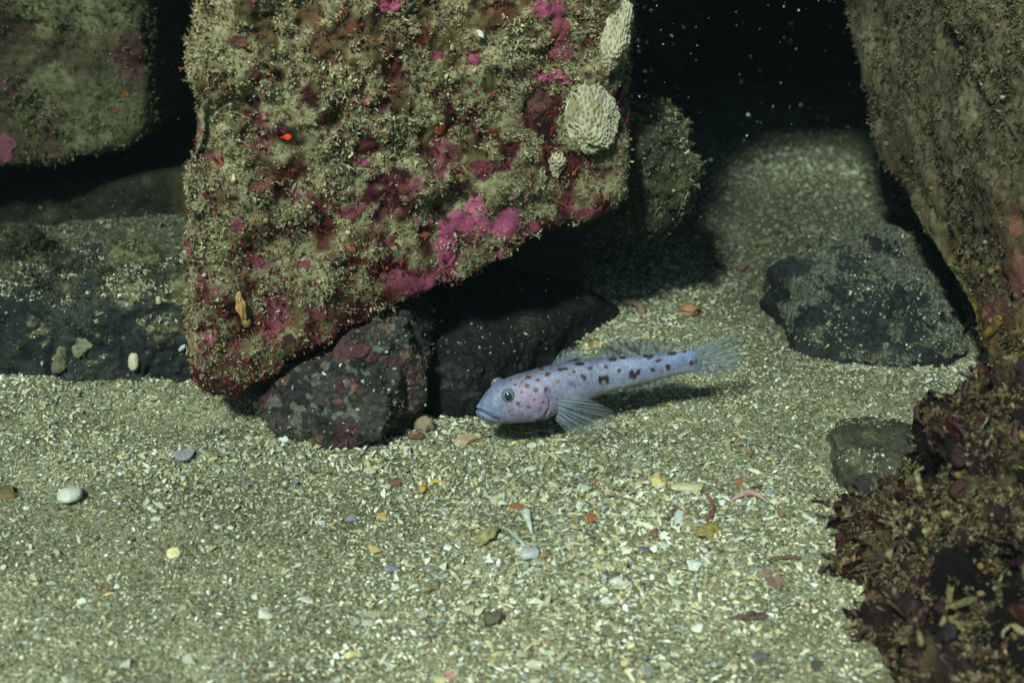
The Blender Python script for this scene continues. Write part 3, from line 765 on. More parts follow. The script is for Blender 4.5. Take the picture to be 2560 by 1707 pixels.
for i in range(NS):
    a, b = fpt(Xs[i], tops[i]), fpt(Xs[i], bots[i])
    c, hv = (a + b) / 2, (a - b) / 2
    hw = np.linalg.norm(hv) * wid[i]
    sn, cs = np.sin(phi), np.cos(phi)
    head = smooth(700, 300, np.array([Xs[i]]))[0]
    fl = np.sign(cs) * np.abs(cs) ** (0.85 + 0.12 * head)
    FV[i] = c + hv * sn[:, None] + Sf * (hw * fl)[:, None] + Tf * (0.16 * (1 - sn ** 2) * smooth(1560, 1745, Xs[i:i + 1])[0])[:, None]
fV = FV.reshape(-1, 3)
i0 = (np.arange(NS - 1)[:, None] * NA); j = np.arange(NA)[None]; jn = (j + 1) % NA
fF = np.stack([i0 + j, i0 + jn, i0 + NA + jn, i0 + NA + j], 2).reshape(-1, 4)
# close the ends
fV = np.concatenate([fV, [fV[:NA].mean(0), fV[-NA:].mean(0)]])
jj = np.arange(NA)
capA = np.stack([np.full(NA, NS * NA), (jj + 1) % NA, jj, jj], 1); capB = np.stack([np.full(NA, NS * NA + 1), (NS - 1) * NA + jj, (NS - 1) * NA + (jj + 1) % NA, (NS - 1) * NA + (jj + 1) % NA], 1)
fT = np.concatenate([fF[:, [0, 1, 2]], fF[:, [0, 2, 3]], capA[:, :3], capB[:, :3]])
fN = vert_normals(fV, fT)
if np.mean((fN * (fV - fV.mean(0))).sum(1)) < 0: fN = -fN; fT = fT[:, ::-1]
# image coordinates of each skin point on the near flank; the far flank mirrors it
side = (fV - fp0) @ Sf
mir = fV - Sf * (2 * np.minimum(side, 0))[:, None]
qx, qy = proj(mir); zX, zY = (qx - 1150) * 2.94, (qy - 780) * 2.94
def seg_d(x, y, pts):
    d = np.full(len(x), 1e9)
    for (x0, y0), (x1, y1) in zip(pts, pts[1:]):
        t = np.clip(((x - x0) * (x1 - x0) + (y - y0) * (y1 - y0)) / ((x1 - x0) ** 2 + (y1 - y0) ** 2), 0, 1)
        d = np.minimum(d, np.hypot(x - x0 - t * (x1 - x0), y - y0 - t * (y1 - y0)))
    return d
mouth = [(118, 712), (150, 722), (200, 752), (250, 778), (292, 796)]
dm = seg_d(zX, zY, mouth)
fold = seg_d(zX, zY, [(205, 735), (250, 752), (300, 786)])
gill = seg_d(zX, zY, [(628, 590), (660, 650), (655, 710), (620, 770), (560, 800)])
suture = seg_d(zX, zY, [(560, 640), (590, 690), (575, 760)])
lower = (zX < 330) & (zY > np.interp(zX, [m_[0] for m_ in mouth], [m_[1] for m_ in mouth]))
disp_f = -0.045 * np.exp(-(dm / 9) ** 2) + 0.035 * np.exp(-((dm - 22) / 14) ** 2) * smooth(310, 200, zX)
disp_f += lower * 0.03 * smooth(300, 160, zX)
disp_f += -0.02 * np.exp(-(fold / 6) ** 2) - 0.03 * np.exp(-(gill / 8) ** 2) + 0.03 * np.exp(-((gill - 22) / 16) ** 2) * (zX < 660)
disp_f += 0.006 * fbm(fV, 0.25, 3, 700)
disp_f += 0.05 * np.exp(-(np.hypot(zX - 350, zY - 605) / 62) ** 4)       # orbit swells
fV2 = fV + fN * disp_f[:, None]
# colours
base = np.tile(lin(164, 168, 202), (len(fV), 1))
vert = (zY - np.interp(zX, prof[:, 0], prof[:, 1])) / np.maximum(np.interp(zX, prof[:, 0], prof[:, 2] - prof[:, 1]), 1)
base = mixc(base, lin(192, 166, 204), np.exp(-((zX - 540) / 170) ** 2 - ((zY - 650) / 110) ** 2) * 0.9)
base = mixc(base, lin(112, 126, 152), smooth(0.22, 0.0, vert) * 0.75)
base = mixc(base, lin(176, 176, 186), smooth(0.7, 1.0, vert) * smooth(500, 800, zX) * 0.9)
base = mixc(base, lin(138, 158, 196), smooth(360, 180, zX) * 0.8)
base = mixc(base, lin(140, 164, 214), smooth(1100, 1600, zX) * smooth(0.75, 0.35, vert) * 0.75)
base = mixc(base, lin(188, 200, 230), np.exp(-((vert - 0.42) / 0.09) ** 2) * smooth(900, 1100, zX) * 0.45)  # iridescent highlight painted along the mid flank
base = base * (1 + 0.16 * fbm(fV, 0.12, 2, 701) + 0.16 * fbm(fV, 0.7, 3, 702))[:, None]
base = mixc(base, lin(74, 84, 112), np.exp(-(dm / 6) ** 2) * 0.9)
base = mixc(base, lin(120, 128, 160), np.exp(-(fold / 5) ** 2) * 0.5)
base = mixc(base, lin(130, 118, 150), np.exp(-(gill / 9) ** 2) * 0.6 + np.exp(-(suture / 7) ** 2) * 0.35)  # slight shading painted along the gill cover
# fine dusting of dark pores on snout and scale rows on the flank
base = base * (1 - 0.28 * smooth(0.45, 0.7, fbm(fV, 0.09, 2, 703)) * smooth(420, 250, zX) * (zY < 740))[:, None]
scale_rows = np.sin((zX * 0.55 + zY) / 4.6) * np.sin((zX * 0.55 - zY) / 4.6)
base = base * (1 + 0.13 * scale_rows * smooth(700, 850, zX))[:, None]
spots = [(1030, 500, 16, 40), (1082, 500, 15, 34), (1055, 488, 32, 17), (1268, 460, 30, 33), (1312, 440, 16, 24), (1418, 427, 18, 18), (1530, 403, 19, 25), (1170, 428, 15, 20), (1072, 402, 16, 14), (957, 410, 21, 16),
         (837, 438, 13, 11), (900, 468, 16, 14), (918, 485, 14, 16), (880, 380, 40, 14), (740, 424, 24, 14), (775, 416, 20, 13), (643, 457, 22, 18), (595, 420, 24, 9), (570, 500, 15, 14), (500, 480, 26, 15), (430, 483, 9, 8), (372, 500, 15, 9),
         (406, 533, 13, 11), (460, 510, 9, 6), (438, 545, 6, 7), (493, 544, 19, 17), (555, 570, 18, 19), (452, 590, 13, 10), (632, 567, 20, 21), (658, 582, 14, 6), (545, 643, 9, 9), (612, 661, 13, 13), (428, 672, 14, 14), (362, 725, 7, 10),
         (1120, 347, 34, 15), (1195, 330, 28, 17), (1365, 320, 21, 20), (1392, 338, 20, 16), (1410, 324, 16, 11), (1460, 357, 26, 14), (1565, 306, 32, 13), (1650, 290, 16, 12), (1700, 372, 20, 19), (1736, 362, 15, 24), (1720, 276, 17, 9)]
olive_sp = [(720, 512, 23, 19, .75), (507, 697, 21, 15, .8), (383, 755, 17, 13, .5), (457, 755, 11, 13, .5), (725, 638, 26, 13, .7), (438, 688, 15, 13, .6), (815, 525, 20, 26, .6), (845, 545, 16, 18, .55), (1635, 350, 22, 13, .35), (1650, 360, 10, 9, .4), (580, 715, 9, 14, .35)]
wob = fbm(np.stack([zX, zY, 0 * zX], 1), 13.0, 3, 710)
for (x, y, rx, ry) in spots:
    q = np.hypot((zX - x) / rx, (zY - y) / ry) + 0.30 * wob
    f = smooth(1.22, 0.74, q)
    hd = float(np.clip((760 - x) / 260, 0, 1))
    c = lin(66, 44, 36) * (1 - hd) + lin(124, 70, 34) * hd
    base = mixc(base, c, f * 0.95)
    if hd > 0.2: base = mixc(base, lin(196, 168, 170), smooth(1.75, 1.25, q) * smooth(1.0, 1.25, q) * 0.25)
for (x, y, rx, ry, a) in olive_sp:
    q = np.hypot((zX - x) / rx, (zY - y) / ry) + 0.32 * wob
    base = mixc(base, lin(120, 92, 58) if x < 760 else lin(104, 92, 104), smooth(1.2, 0.6, q) * a)
base = base * np.array([0.70, 0.66, 0.665])
base = mixc(base, lin(124, 132, 140), smooth(1690, 1770, zX) * 0.85)
base = base * (1 - 0.22 * smooth(0.25, 0.6, fbm(fV, 0.055, 2, 705)) - 0.10 * smooth(0.1, 0.6, fbm(fV, 0.3, 3, 706)))[:, None]
M_skin = attr_mat('goby_skin', rough=0.36, spec=0.5, var_mm=0.7, var=0.2, bump_mm=0.7, bump=0.6, sss=0.15)
fbase = np.array([*fV2.mean(0)[:2], 0.25])
goby = base_obj('goby', fbase, 'slender pale lilac fish with brown spots resting just above the sand', 'fish')
body = link('body', np_mesh('body', fV2 - fbase, fT, np.clip(base, 0, 1), True, M_skin), goby)

# eyes
def fin_material():
    m, nt, b = nodes_of('fin_membrane'); L = nt.links.new
    at = add(nt, 'ShaderNodeAttribute', attribute_name='Col')
    L(at.outputs['Color'], b.inputs['Base Color']); L(at.outputs['Alpha'], b.inputs['Alpha'])
    b.inputs['Roughness'].default_value = 0.45; b.inputs['Specular IOR Level'].default_value = 0.3
    tr = add(nt, 'ShaderNodeBsdfTranslucent'); L(at.outputs['Color'], tr.inputs['Color'])
    tp = add(nt, 'ShaderNodeBsdfTransparent')
    m2 = add(nt, 'ShaderNodeMixShader'); L(at.outputs['Alpha'], m2.inputs[0]); L(tp.outputs[0], m2.inputs[1]); L(tr.outputs[0], m2.inputs[2])
    ms = add(nt, 'ShaderNodeMixShader'); ms.inputs[0].default_value = 0.35
    L(b.outputs[0], ms.inputs[1]); L(m2.outputs[0], ms.inputs[2])
    L(ms.outputs[0], nt.nodes['Material Output'].inputs['Surface'])
    return m
M_fin = fin_material()
M_eye = attr_mat('eye_ring', rough=0.3, spec=0.5, var_mm=0.3, var=0.25, bump=0)
m_p, nt_, b_ = nodes_of('eye_pupil'); n_ = add(nt_, 'ShaderNodeTexNoise'); n_.inputs['Scale'].default_value = 900
r_ = add(nt_, 'ShaderNodeValToRGB'); r_.color_ramp.elements[0].color = (*lin(4, 22, 34), 1); r_.color_ramp.elements[1].color = (*lin(14, 66, 84), 1)  # teal stands in for the reflection in the pupil
nt_.links.new(n_.outputs[0], r_.inputs[0]); nt_.links.new(r_.outputs[0], b_.inputs['Base Color']); b_.inputs['Roughness'].default_value = 0.12
def disc_eye(sgn):
    zx_, zy_ = 352, 612
    ev = Vector(unit(ray(ZX(zx_), ZY(zy_))))
    # near eye is found on the skin, the far one mirrors it
    bv = BVHTree.FromPolygons([tuple(v) for v in fV2.tolist()], fT.tolist())
    h = bv.ray_cast(Vector(Cc), ev)
    p = np.array(h[0])
    sd = np.dot(p - fp0, Sf)
    if sgn < 0: p = fpt(280, 538, -0.30)
    ax = unit(Sf * sgn * 1.0 + Uf * 0.30 - Tf * 0.22)
    up = unit(Uf - ax * np.dot(Uf, ax)); rt = np.cross(up, ax)
    u = 1 / 2.94 * np.linalg.norm(p - Cc) / FPX          # cm per enlargement unit
    e = link('eye', None, goby, child_loc(p, goby))
    D, F0 = ico(5)
    Rr = 52 * u
    loc = D @ np.stack([rt, up, ax])
    V = loc * Rr; V = V - np.outer(loc @ ax, ax) * Rr * 0.45
    r2 = np.hypot(D[:, 0] - 0.05 / 1, D[:, 1] + 0.10)
    ax_c = D[:, 2]
    c = mixc(np.tile(lin(92, 108, 126), (len(D), 1)), lin(104, 100, 88), smooth(0.80, 0.70, r2))
    c = mixc(c, lin(70, 92, 108), np.exp(-((r2 - 0.80) / 0.05) ** 2) * 0.7)
    c = mixc(c, lin(120, 112, 110), smooth(0.2, 0.7, D[:, 1]) * smooth(0.8, 0.6, r2) * 0.7)
    c = mixc(c, lin(190, 170, 140), np.exp(-((r2 - 0.57) / 0.03) ** 2) * 0.55)
    c = c * (1 + 0.2 * fbm(D, 0.2, 3, 720))[:, None]
    link('eyeball', np_mesh('eyeball', V - ax * Rr * 0.22, F0, np.clip(c, 0, 1), True, M_eye), e)
    pv = (D * [27 * u, 31 * u, 8 * u]) @ np.stack([rt, up, ax]) + (rt * 0.05 - up * 0.10) * Rr + ax * Rr * 0.30
    me = np_mesh('pupil', pv, F0, None, True, m_p)
    link('pupil', me, e)
disc_eye(1); disc_eye(-1)
# raised far brow seen over the head
def tube(pts, rad, k=6, cap=True):
    pts = np.asarray(pts, float); n = len(pts)
    rad = np.broadcast_to(np.asarray(rad, float), (n,))
    T = unit(np.gradient(pts, axis=0))
    a = np.cross(T, [0.31, 0.22, 0.93]); a = unit(a); b = np.cross(T, a)
    ang = np.arange(k) * 2 * np.pi / k
    V = pts[:, None] + rad[:, None, None] * (np.cos(ang)[None, :, None] * a[:, None] + np.sin(ang)[None, :, None] * b[:, None])
    V = V.reshape(-1, 3)
    F = []
    for i in range(n - 1):
        for q in range(k):
            x0, x1 = i * k + q, i * k + (q + 1) % k
            F += [(x0, x1, x1 + k), (x0, x1 + k, x0 + k)]
    V = np.concatenate([V, pts[:1], pts[-1:]])
    for q in range(k):
        F += [(n * k, (q + 1) % k, q), (n * k + 1, (n - 1) * k + q, (n - 1) * k + (q + 1) % k)]
    return V, np.array(F)
M_ray = attr_mat('fin_rays', rough=0.5, spec=0.3, var_mm=0.8, var=0.2, bump=0)
def fin(name, base_pts, tip_pts, nray, alpha, col_b, col_t, out=(0, 0), bulge=0.0, ray_r=0.009, ray_col=lin(134, 142, 148), streak=None, sweep=0.0, tone=0.25):
    """Membrane lofted from a base line to a tip line, with its own rays."""
    nb_, nt2 = 90, 26
    def poly_at(pts, t):
        pts = np.asarray(pts, float); d = np.r_[0, np.cumsum(np.hypot(*np.diff(pts, axis=0).T))]; d /= d[-1]
        return np.stack([np.interp(t, d, pts[:, 0]), np.interp(t, d, pts[:, 1])], 1)
    def sm(pts, t):
        return (poly_at(pts, np.clip(t - 0.03, 0, 1)) + poly_at(pts, t) * 2 + poly_at(pts, np.clip(t + 0.03, 0, 1))) / 4
    u = np.linspace(0, 1, nb_); v = np.linspace(0, 1, nt2)
    B_, T_ = sm(base_pts, u), sm(tip_pts, u)
    def pos(ui, vi):
        b, t = sm(base_pts, np.array([ui]))[0], sm(tip_pts, np.array([ui]))[0]
        w = vi + sweep * vi * (1 - vi)
        xy = b + (t - b) * vi + np.array([sweep * (t - b)[1], 0]) * vi * (1 - vi) * -1
        o = out[0] + (out[1] - out[0]) * vi + bulge * math.sin(ui * math.pi) * vi + 0.02 * math.sin(ui * nray * 2 * math.pi) * vi
        return fpt(xy[0], xy[1], o)
    G = np.array([[pos(a_, b__) for b__ in v] for a_ in u])
    V = G.reshape(-1, 3)
    q = (np.arange(nb_ - 1)[:, None] * nt2 + np.arange(nt2 - 1)[None]).ravel()
    F = np.stack([q, q + nt2, q + nt2 + 1, q + 1], 1)
    uu, vv = np.repeat(u, nt2), np.tile(v, nb_)
    c = col_b + (col_t - col_b) * vv[:, None]
    rayw = 0.5 + 0.5 * np.cos(uu * nray * 2 * np.pi)
    c = c * (1 + tone * (rayw - 0.5))[:, None]
    al = alpha * (1.0 + 0.25 * (rayw - 0.5)) * (1 - 0.18 * vv) * smooth(1.0, 0.93, vv * (0.97 + 0.06 * vnoise(np.stack([uu * 30, 0 * uu, 0 * uu], 1), 5)))
    if streak is not None:
        c, al = streak(uu, vv, c, al)
    C = np.concatenate([np.clip(c, 0, 1), np.clip(al, 0, 1)[:, None]], 1)
    o = link(name, np_mesh(name, V - fbase, F, C, True, M_fin), goby)
    for r in range(nray):
        ur = (r + 0.5 + 0.28 * math.sin(r * 2.4 + nray)) / nray
        pts = np.array([pos(ur, x) for x in np.linspace(0, 0.95, 8)]) + Sf * 0.008
        tv, tf = tube(pts - fbase, np.linspace(ray_r, ray_r * 0.35, 8) * 0.65, 4)
        link('fin_ray', np_mesh('fin_ray', tv, tf, np.tile(ray_col, (len(tv), 1)), True, M_ray), o)
    return o
gy_, gd_ = lin(140, 148, 150), lin(118, 122, 112)
def st1(u, v, c, al):
    d = np.exp(-((u - 0.72) / 0.13) ** 2 - ((v - 0.10) / 0.14) ** 2) + 0.8 * np.exp(-((u - 0.52) / 0.10) ** 2 - ((v - 0.05) / 0.10) ** 2)
    n = smooth(0.2, 0.6, fbm(np.stack([u * 6, v * 2, 0 * u], 1), 0.35, 3, 730))
    c = mixc(c, lin(24, 34, 48), np.clip(d * 1.2, 0, 1)); c = mixc(c, lin(70, 64, 62), n * 0.45)
    return c, np.clip(al + d * 0.5 + n * 0.1, 0, 1)
def st2(u, v, c, al):
    n = smooth(0.22, 0.5, fbm(np.stack([u * 26 + v * 4, v * 3.2, 0 * u], 1), 1.0, 3, 731))
    c = mixc(c, lin(52, 50, 46), n * 0.8)
    return c, np.clip(al + n * 0.25, 0, 1)
fin('first_dorsal_fin', [(672, 398), (760, 380), (840, 366), (925, 358)], [(690, 350), (735, 292), (790, 262), (840, 252), (885, 258), (912, 280), (922, 320)], 6, 0.76, lin(118, 132, 150), lin(114, 120, 118), streak=st1, ray_r=0.008)
fin('second_dorsal_fin', [(968, 350), (1120, 340), (1300, 328), (1450, 318), (1560, 308)], [(985, 312), (1045, 250), (1100, 205), (1165, 184), (1260, 190), (1380, 197), (1450, 215), (1530, 232), (1596, 246)], 13, 0.76, lin(124, 130, 136), lin(118, 124, 120), streak=st2, ray_r=0.007)
def st3(u, v, c, al):
    for (a, b, ra, rb) in ((0.30, .22, .03, .05), (0.50, .20, .025, .04), (0.60, .20, .03, .03), (.16, .20, .03, .05)):
        d = np.exp(-((u - a) / ra) ** 2 - ((v - b) / rb) ** 2); c = mixc(c, lin(70, 46, 44), np.clip(d, 0, 1)); al = np.clip(al + d * .4, 0, 1)
    n = smooth(0.1, 0.5, fbm(np.stack([u * 30, v * 2.0, 0 * u], 1), 1.0, 3, 733)); c = mixc(c, lin(80, 82, 78), n * 0.5)
    return c, al
fin('tail_fin', [(1715, 284), (1738, 330), (1745, 365), (1738, 410), (1700, 444)], [(1740, 248), (1800, 222), (1900, 182), (1985, 166), (2052, 215), (2088, 285), (2088, 350), (2050, 410), (1985, 436), (1900, 460), (1832, 486), (1760, 474)], 16, 0.66, lin(136, 148, 172), lin(132, 138, 136), streak=st3, ray_r=0.007, ray_col=lin(132, 138, 138))
fin('pectoral_fin', [(668, 575), (690, 620), (700, 665), (692, 715), (676, 748)], [(900, 560), (1000, 610), (1075, 650), (1088, 705), (1050, 765), (970, 818), (860, 830), (790, 822), (735, 806)], 16, 0.24, lin(130, 140, 160), lin(118, 124, 108), out=(0.62, 1.15), bulge=0.2, ray_r=0.013, ray_col=lin(170, 178, 196), tone=0.5)
fin('anal_fin', [(1180, 562), (1300, 530), (1450, 492), (1565, 466)], [(1215, 580), (1320, 566), (1400, 566), (1490, 540), (1560, 500), (1590, 478)], 11, 0.5, lin(96, 108, 112), lin(130, 142, 156), ray_r=0.008)
fin('pelvic_fin', [(700, 738), (760, 716), (820, 690)], [(880, 690), (960, 660), (1050, 628)], 6, 0.75, lin(110, 116, 130), lin(40, 44, 50), out=(0.1, 0.05), ray_r=0.009, ray_col=lin(120, 128, 140))

# ------------------------------------------------------------------ pale bumpy colonies on the boulder
def colony(px, py, rx, ry, cells, label, seed, depth=0.7, spin=0.0):
    R = BOULDER; h = hit(R, px, py)
    p, n = h
    u = np.dot(p - Cc, Fv) / FPX
    up = unit(Uv - n * np.dot(Uv, n)); rt = unit(np.cross(up, n)); rt = rt if rt[0] > 0 else -rt
    D, F = ico(7 if cells > 400 else 6)
    g = np.random.default_rng(seed)
    k = np.arange(cells) + 0.5; zz = 1 - 2 * k / cells; aa = np.pi * (1 + 5 ** 0.5) * k
    Q = unit(np.stack([np.cos(aa) * np.sqrt(1 - zz * zz), np.sin(aa) * np.sqrt(1 - zz * zz), zz], 1) + g.normal(0, 0.75 / math.sqrt(cells), (cells, 3)))
    F1 = np.zeros((len(D), 3))
    for a in range(0, len(D), 4000):
        dd = np.sqrt(np.maximum(2 - 2 * D[a:a + 4000] @ Q.T, 0)); dd = np.partition(dd, 2, 1)[:, :3]; F1[a:a + 4000] = np.sort(dd, 1)
    w = 3.5 / math.sqrt(cells)
    ridge = smooth(0.32 * w, 0.03 * w, F1[:, 1] - F1[:, 0]); node = smooth(0.30 * w, 0.04 * w, F1[:, 2] - F1[:, 0])
    lump = 1 + 0.20 * fbm(D * 3, 2.2, 4, seed)
    cell = 2.2 * math.sqrt(rx * ry) * u / math.sqrt(cells)
    pit = smooth(0.62 * w, 0.15 * w, F1[:, 0] * 1.6)
    pit = pit * np.clip(0.75 + 0.6 * fbm(D, 0.35, 3, seed + 9), 0.15, 1.2)
    off = cell * (0.42 * node - 0.55 * pit + 0.10 * ridge)
    P0 = (D[:, :1] * rx * u * rt + D[:, 1:2] * ry * u * up + D[:, 2:] * depth * n) * lump[:, None]
    V = P0 + unit(D[:, :1] / rx * rt + D[:, 1:2] / ry * up + D[:, 2:] * 0.013 / depth * n) * off[:, None]
    c = mixc(np.tile(lin(116, 104, 82), (len(D), 1)), lin(168, 160, 136), np.clip(1.0 - pit * 0.85 + node * 0.2, 0, 1))
    c = mixc(c, lin(130, 120, 86), smooth(0.1, 0.5, fbm(D, 0.6, 4, seed + 4)) * 0.8) * (1 + 0.2 * fbm(D, 0.3, 3, seed + 3))[:, None]
    o = link('bumpy_colony', np_mesh('bumpy_colony', V, F, np.clip(c, 0, 1), True, M_sponge), None, p - n * depth * 0.25)
    return set_props(o, label, 'sponge', 'pale bumpy colonies on the boulder')
colony(1478, 278, 72, 104, 520, 'largest cream honeycombed sponge dome on the right side of the boulder', 801, 0.55)
colony(1392, 400, 26, 40, 150, 'small cream sponge below and left of the largest dome', 802, 0.4)
colony(1545, 85, 36, 84, 340, 'cream sponge on the boulder rim at the top, cut by the void', 803, 0.6)

# ------------------------------------------------------------------ red seaweed clump, lower right
def col_weed(V, N, d):
    c = mixc(lin(28, 21, 21), lin(48, 33, 32), smooth(-0.3, 0.4, fbm(V, 1.0, 4, 260)))  # kept dark to stand in for the dim light on the clump
    c = mixc(c, lin(96, 86, 58), smooth(0.15, 0.5, fbm(V, 0.8, 4, 261)) * 0.6)
    return mixc(c, lin(16, 12, 12), smooth(-0.05, -0.5, d))  # deep hollows painted near-black like cavity shade
poly = [(2150, 1660), (2092, 1540), (2120, 1400), (2230, 1270), (2330, 1180), (2400, 1045), (2470, 925), (2560, 850), (2750, 800), (3000, 1300), (2900, 2150), (2260, 2150)]
w1, w2, w3 = Gz(2150, 1760, -0.2), Gz(2700, 2000, 0.6), Wy(2470, 960, 36.5)
wn_ = np.cross(w2 - w1, w3 - w1); wn_ = unit(wn_ if wn_[1] < 0 else -wn_)
pl, cen = prism(poly, w1, wn_, (0.25, 1, -0.3), 8)
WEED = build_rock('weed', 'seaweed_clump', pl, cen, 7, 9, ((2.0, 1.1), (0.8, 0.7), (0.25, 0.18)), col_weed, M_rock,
                  'dark red bushy seaweed clump in the lower right corner', 'seaweed', warp=0.9, seed=41)
WEED.stone.name = 'holdfast'
leaf_meshes = []
for s in range(8):
    g = np.random.default_rng(1100 + s)
    nL, nW = 7, 5
    V = []
    for i in range(nL):
        t = i / (nL - 1)
        w = (math.sin(math.pi * min(1, t * 0.85 + 0.12)) ** 0.7) * (0.34 + 0.1 * g.normal()) + 0.05
        for j in range(nW):
            q = (j / (nW - 1) - 0.5) * 2
            V.append((q * w + 0.05 * g.normal(), t - 0.05 + 0.04 * g.normal(), 0.25 * q * q * w + 0.3 * t * t * (0.5 - s % 3 * 0.4) + 0.035 * g.normal()))
    V = np.array(V)
    b = (np.arange(nL - 1)[:, None] * nW + np.arange(nW - 1)[None]).ravel()
    F = np.stack([b, b + 1, b + nW + 1, b + nW], 1)
    # give the blade thickness
    V2 = V - np.array([0, 0, 0.05]); n0 = len(V)
    F2 = F[:, ::-1] + n0
    rim = list(range(nW)) + [nW * (i + 1) - 1 for i in range(1, nL)] + [nW * (nL - 1) + j for j in range(nW - 2, -1, -1)] + [nW * i for i in range(nL - 2, 0, -1)]
    F3 = np.array([(a, c_, c_ + n0, a + n0) for a, c_ in zip(rim, rim[1:] + rim[:1])])
    leaf_meshes.append(np_mesh('frond', np.concatenate([V, V2]), np.concatenate([F, F2, F3]), None, True, M_weed))
gw = np.random.default_rng(1200)
P, N, px_, py_ = sample(WEED, 290, lambda c, n, x, y: 0.3 + smooth(-0.1, 0.4, fbm(c, 1.1, 3, 265)) + 1.5 * smooth(2240, 2080, x - (1650 - y) * 0.0), 1201)
wc = [lin(60, 27, 27), lin(46, 25, 28), lin(72, 42, 36), lin(44, 33, 38), lin(60, 50, 50), lin(92, 64, 52)]
for i in range(len(P)):
    o = link('frond', leaf_meshes[i % 8], WEED.obj)
    s = 0.34 * math.exp(gw.normal(0, 0.4)); s = min(s, 0.7)
    o.scale = (s, s, s)
    o.location = (P[i] - N[i] * 0.05 - WEED.base) * S
    d = unit(N[i] * 1.0 + 0.6 * gw.normal(0, 1, 3) + np.array([-0.2, 0, 0.15]))
    o.rotation_mode = 'QUATERNION'
    o.rotation_quaternion = Vector(d).to_track_quat('Y', 'Z')
    from mathutils import Quaternion
    o.rotation_quaternion = o.rotation_quaternion @ Quaternion((0, 1, 0), gw.uniform(0, 6.28))
    o.color = (*np.clip(wc[gw.choice(6, p=[.28, .24, .16, .14, .1, .08])] * math.exp(gw.normal(0, 0.25)), 0, 1), 1)
for i, (x, y, L_, ang) in enumerate([(2500, 968, 0.95, 2.6), (2372, 1078, 0.75, 2.3), (2440, 1040, 0.6, 1.9), (2395, 1130, 0.55, 2.9), (2148, 1350, 0.6, 2.8), (2125, 1400, 0.6, 3.3), (2100, 1500, 0.5, 2.9), (2250, 1235, 0.5, 2.4), (2180, 1300, 0.5, 2.5), (2540, 930, 0.7, 1.8), (2110, 1560, 0.55, 3.4), (2310, 1160, 0.55, 2.2), (2200, 1620, 0.6, 3.9), (2140, 1590, 0.5, 3.6)]):
    h = hit(WEED, x + 25, y + 15)
    if h is None: continue
    o = link('frond', leaf_meshes[(i * 3) % 8], WEED.obj)
    o.scale = (L_ * 1.2, L_, L_); o.location = (h[0] - WEED.base) * S
    d = unit(Rv * math.cos(ang) + Uv * math.sin(ang) + h[1] * 0.4)
    q = Vector(d).to_track_quat('Y', 'Z'); o.rotation_mode = 'QUATERNION'; o.rotation_quaternion = q @ Quaternion((0, 1, 0), i * 0.9)
    o.color = (*(lin(66, 27, 27) if i % 3 else lin(50, 28, 32)), 1)
gb = np.random.default_rng(1250)
P, N, px_, py_ = sample(WEED, 190, lambda c, n, x, y: 0.25 + 2.5 * smooth(2480, 2100, x + (y - 1300) * -0.05) + 2.0 * smooth(1250, 950, y), 1251)
for i in range(len(P)):
    d = unit(N[i] + 0.6 * gb.normal(0, 1, 3) + np.array([-0.25, 0, 0.35])); pts = [P[i] - N[i] * 0.15]
    for k in range(7):
        d = unit(d + 0.35 * gb.normal(0, 1, 3)); pts.append(pts[-1] + d * gb.uniform(0.08, 0.17))
    rr = np.linspace(0.10, 0.045, 8) * gb.uniform(0.6, 1.25) * (1 + 0.35 * gb.normal(0, 1, 8))
    v, f = tube(pts, np.maximum(rr, 0.03), 7)
    v = v + 0.02 * gb.normal(0, 1, v.shape)
    c = mixc(np.tile(lin(56, 30, 31), (len(v), 1)), lin(136, 122, 90), smooth(0.0, 0.5, fbm(v, 0.35, 3, 268)))
    link('branch', np_mesh('branch', v - WEED.base, f, c, True, M_piece), WEED.obj)
wk = [lin(122, 111, 82), lin(94, 83, 60), lin(142, 130, 100), lin(66, 44, 38)]
turf('weed', 9000, 5, 0.13, 0.028, lambda c, n, x, y: 0.06 + smooth(-0.1, 0.4, fbm(c, 1.2, 4, 266)), wk, [3, 3, 2, 3], 1210, name='silt_fuzz')
nodules('weed', 220, lambda c, n, x, y: 1 + 0 * y, 0.07, [lin(134, 118, 86), lin(120, 90, 60), lin(90, 54, 48), lin(130, 120, 100)], 1220)
nodules('weed', 40, lambda c, n, x, y: 1 + 0 * y, 0.12, [lin(140, 86, 52), lin(120, 94, 48), lin(130, 84, 62), lin(96, 62, 54)], 1222)
def sprig(px, py, ang, L_px, seed):
    h = hit(WEED, px, py)
    if h is None: return
    p, n = h; u = np.dot(p - Cc, Fv) / FPX
    p = p + n * 0.5
    d = unit(Rv * math.cos(ang) + Uv * math.sin(ang) + n * 0.2)
    g = np.random.default_rng(seed)
    n_ = 14; pts = [p]
    for i in range(n_):
        d = unit(d + 0.07 * g.normal(0, 1, 3)); pts.append(pts[-1] + d * L_px * u / n_)
    Vs, Fs, off = [], [], 0
    v, f = tube(pts, np.linspace(0.012, 0.007, len(pts)), 5); Vs.append(v); Fs.append(f); off = len(v)
    for i in range(1, n_ * 2):
        q = np.array(pts[i // 2]) * 0.5 + np.array(pts[min(i // 2 + i % 2, n_)]) * 0.5
        e = unit(np.cross(d, Fv) * (1 if i % 2 else -1) + d * 0.7 + 0.25 * g.normal(0, 1, 3))
        v, f = tube([q, q + e * 0.07, q + (e + d * 0.4) * 0.12], [0.014, 0.013, 0.006], 4); Vs.append(v); Fs.append(f + off); off += len(v)
    V = np.concatenate(Vs); F = np.concatenate(Fs)
    link('feathery_sprig', np_mesh('feathery_sprig', V - WEED.base, F, np.tile(lin(150, 140, 90), (len(V), 1)), True, M_turf), WEED.obj)
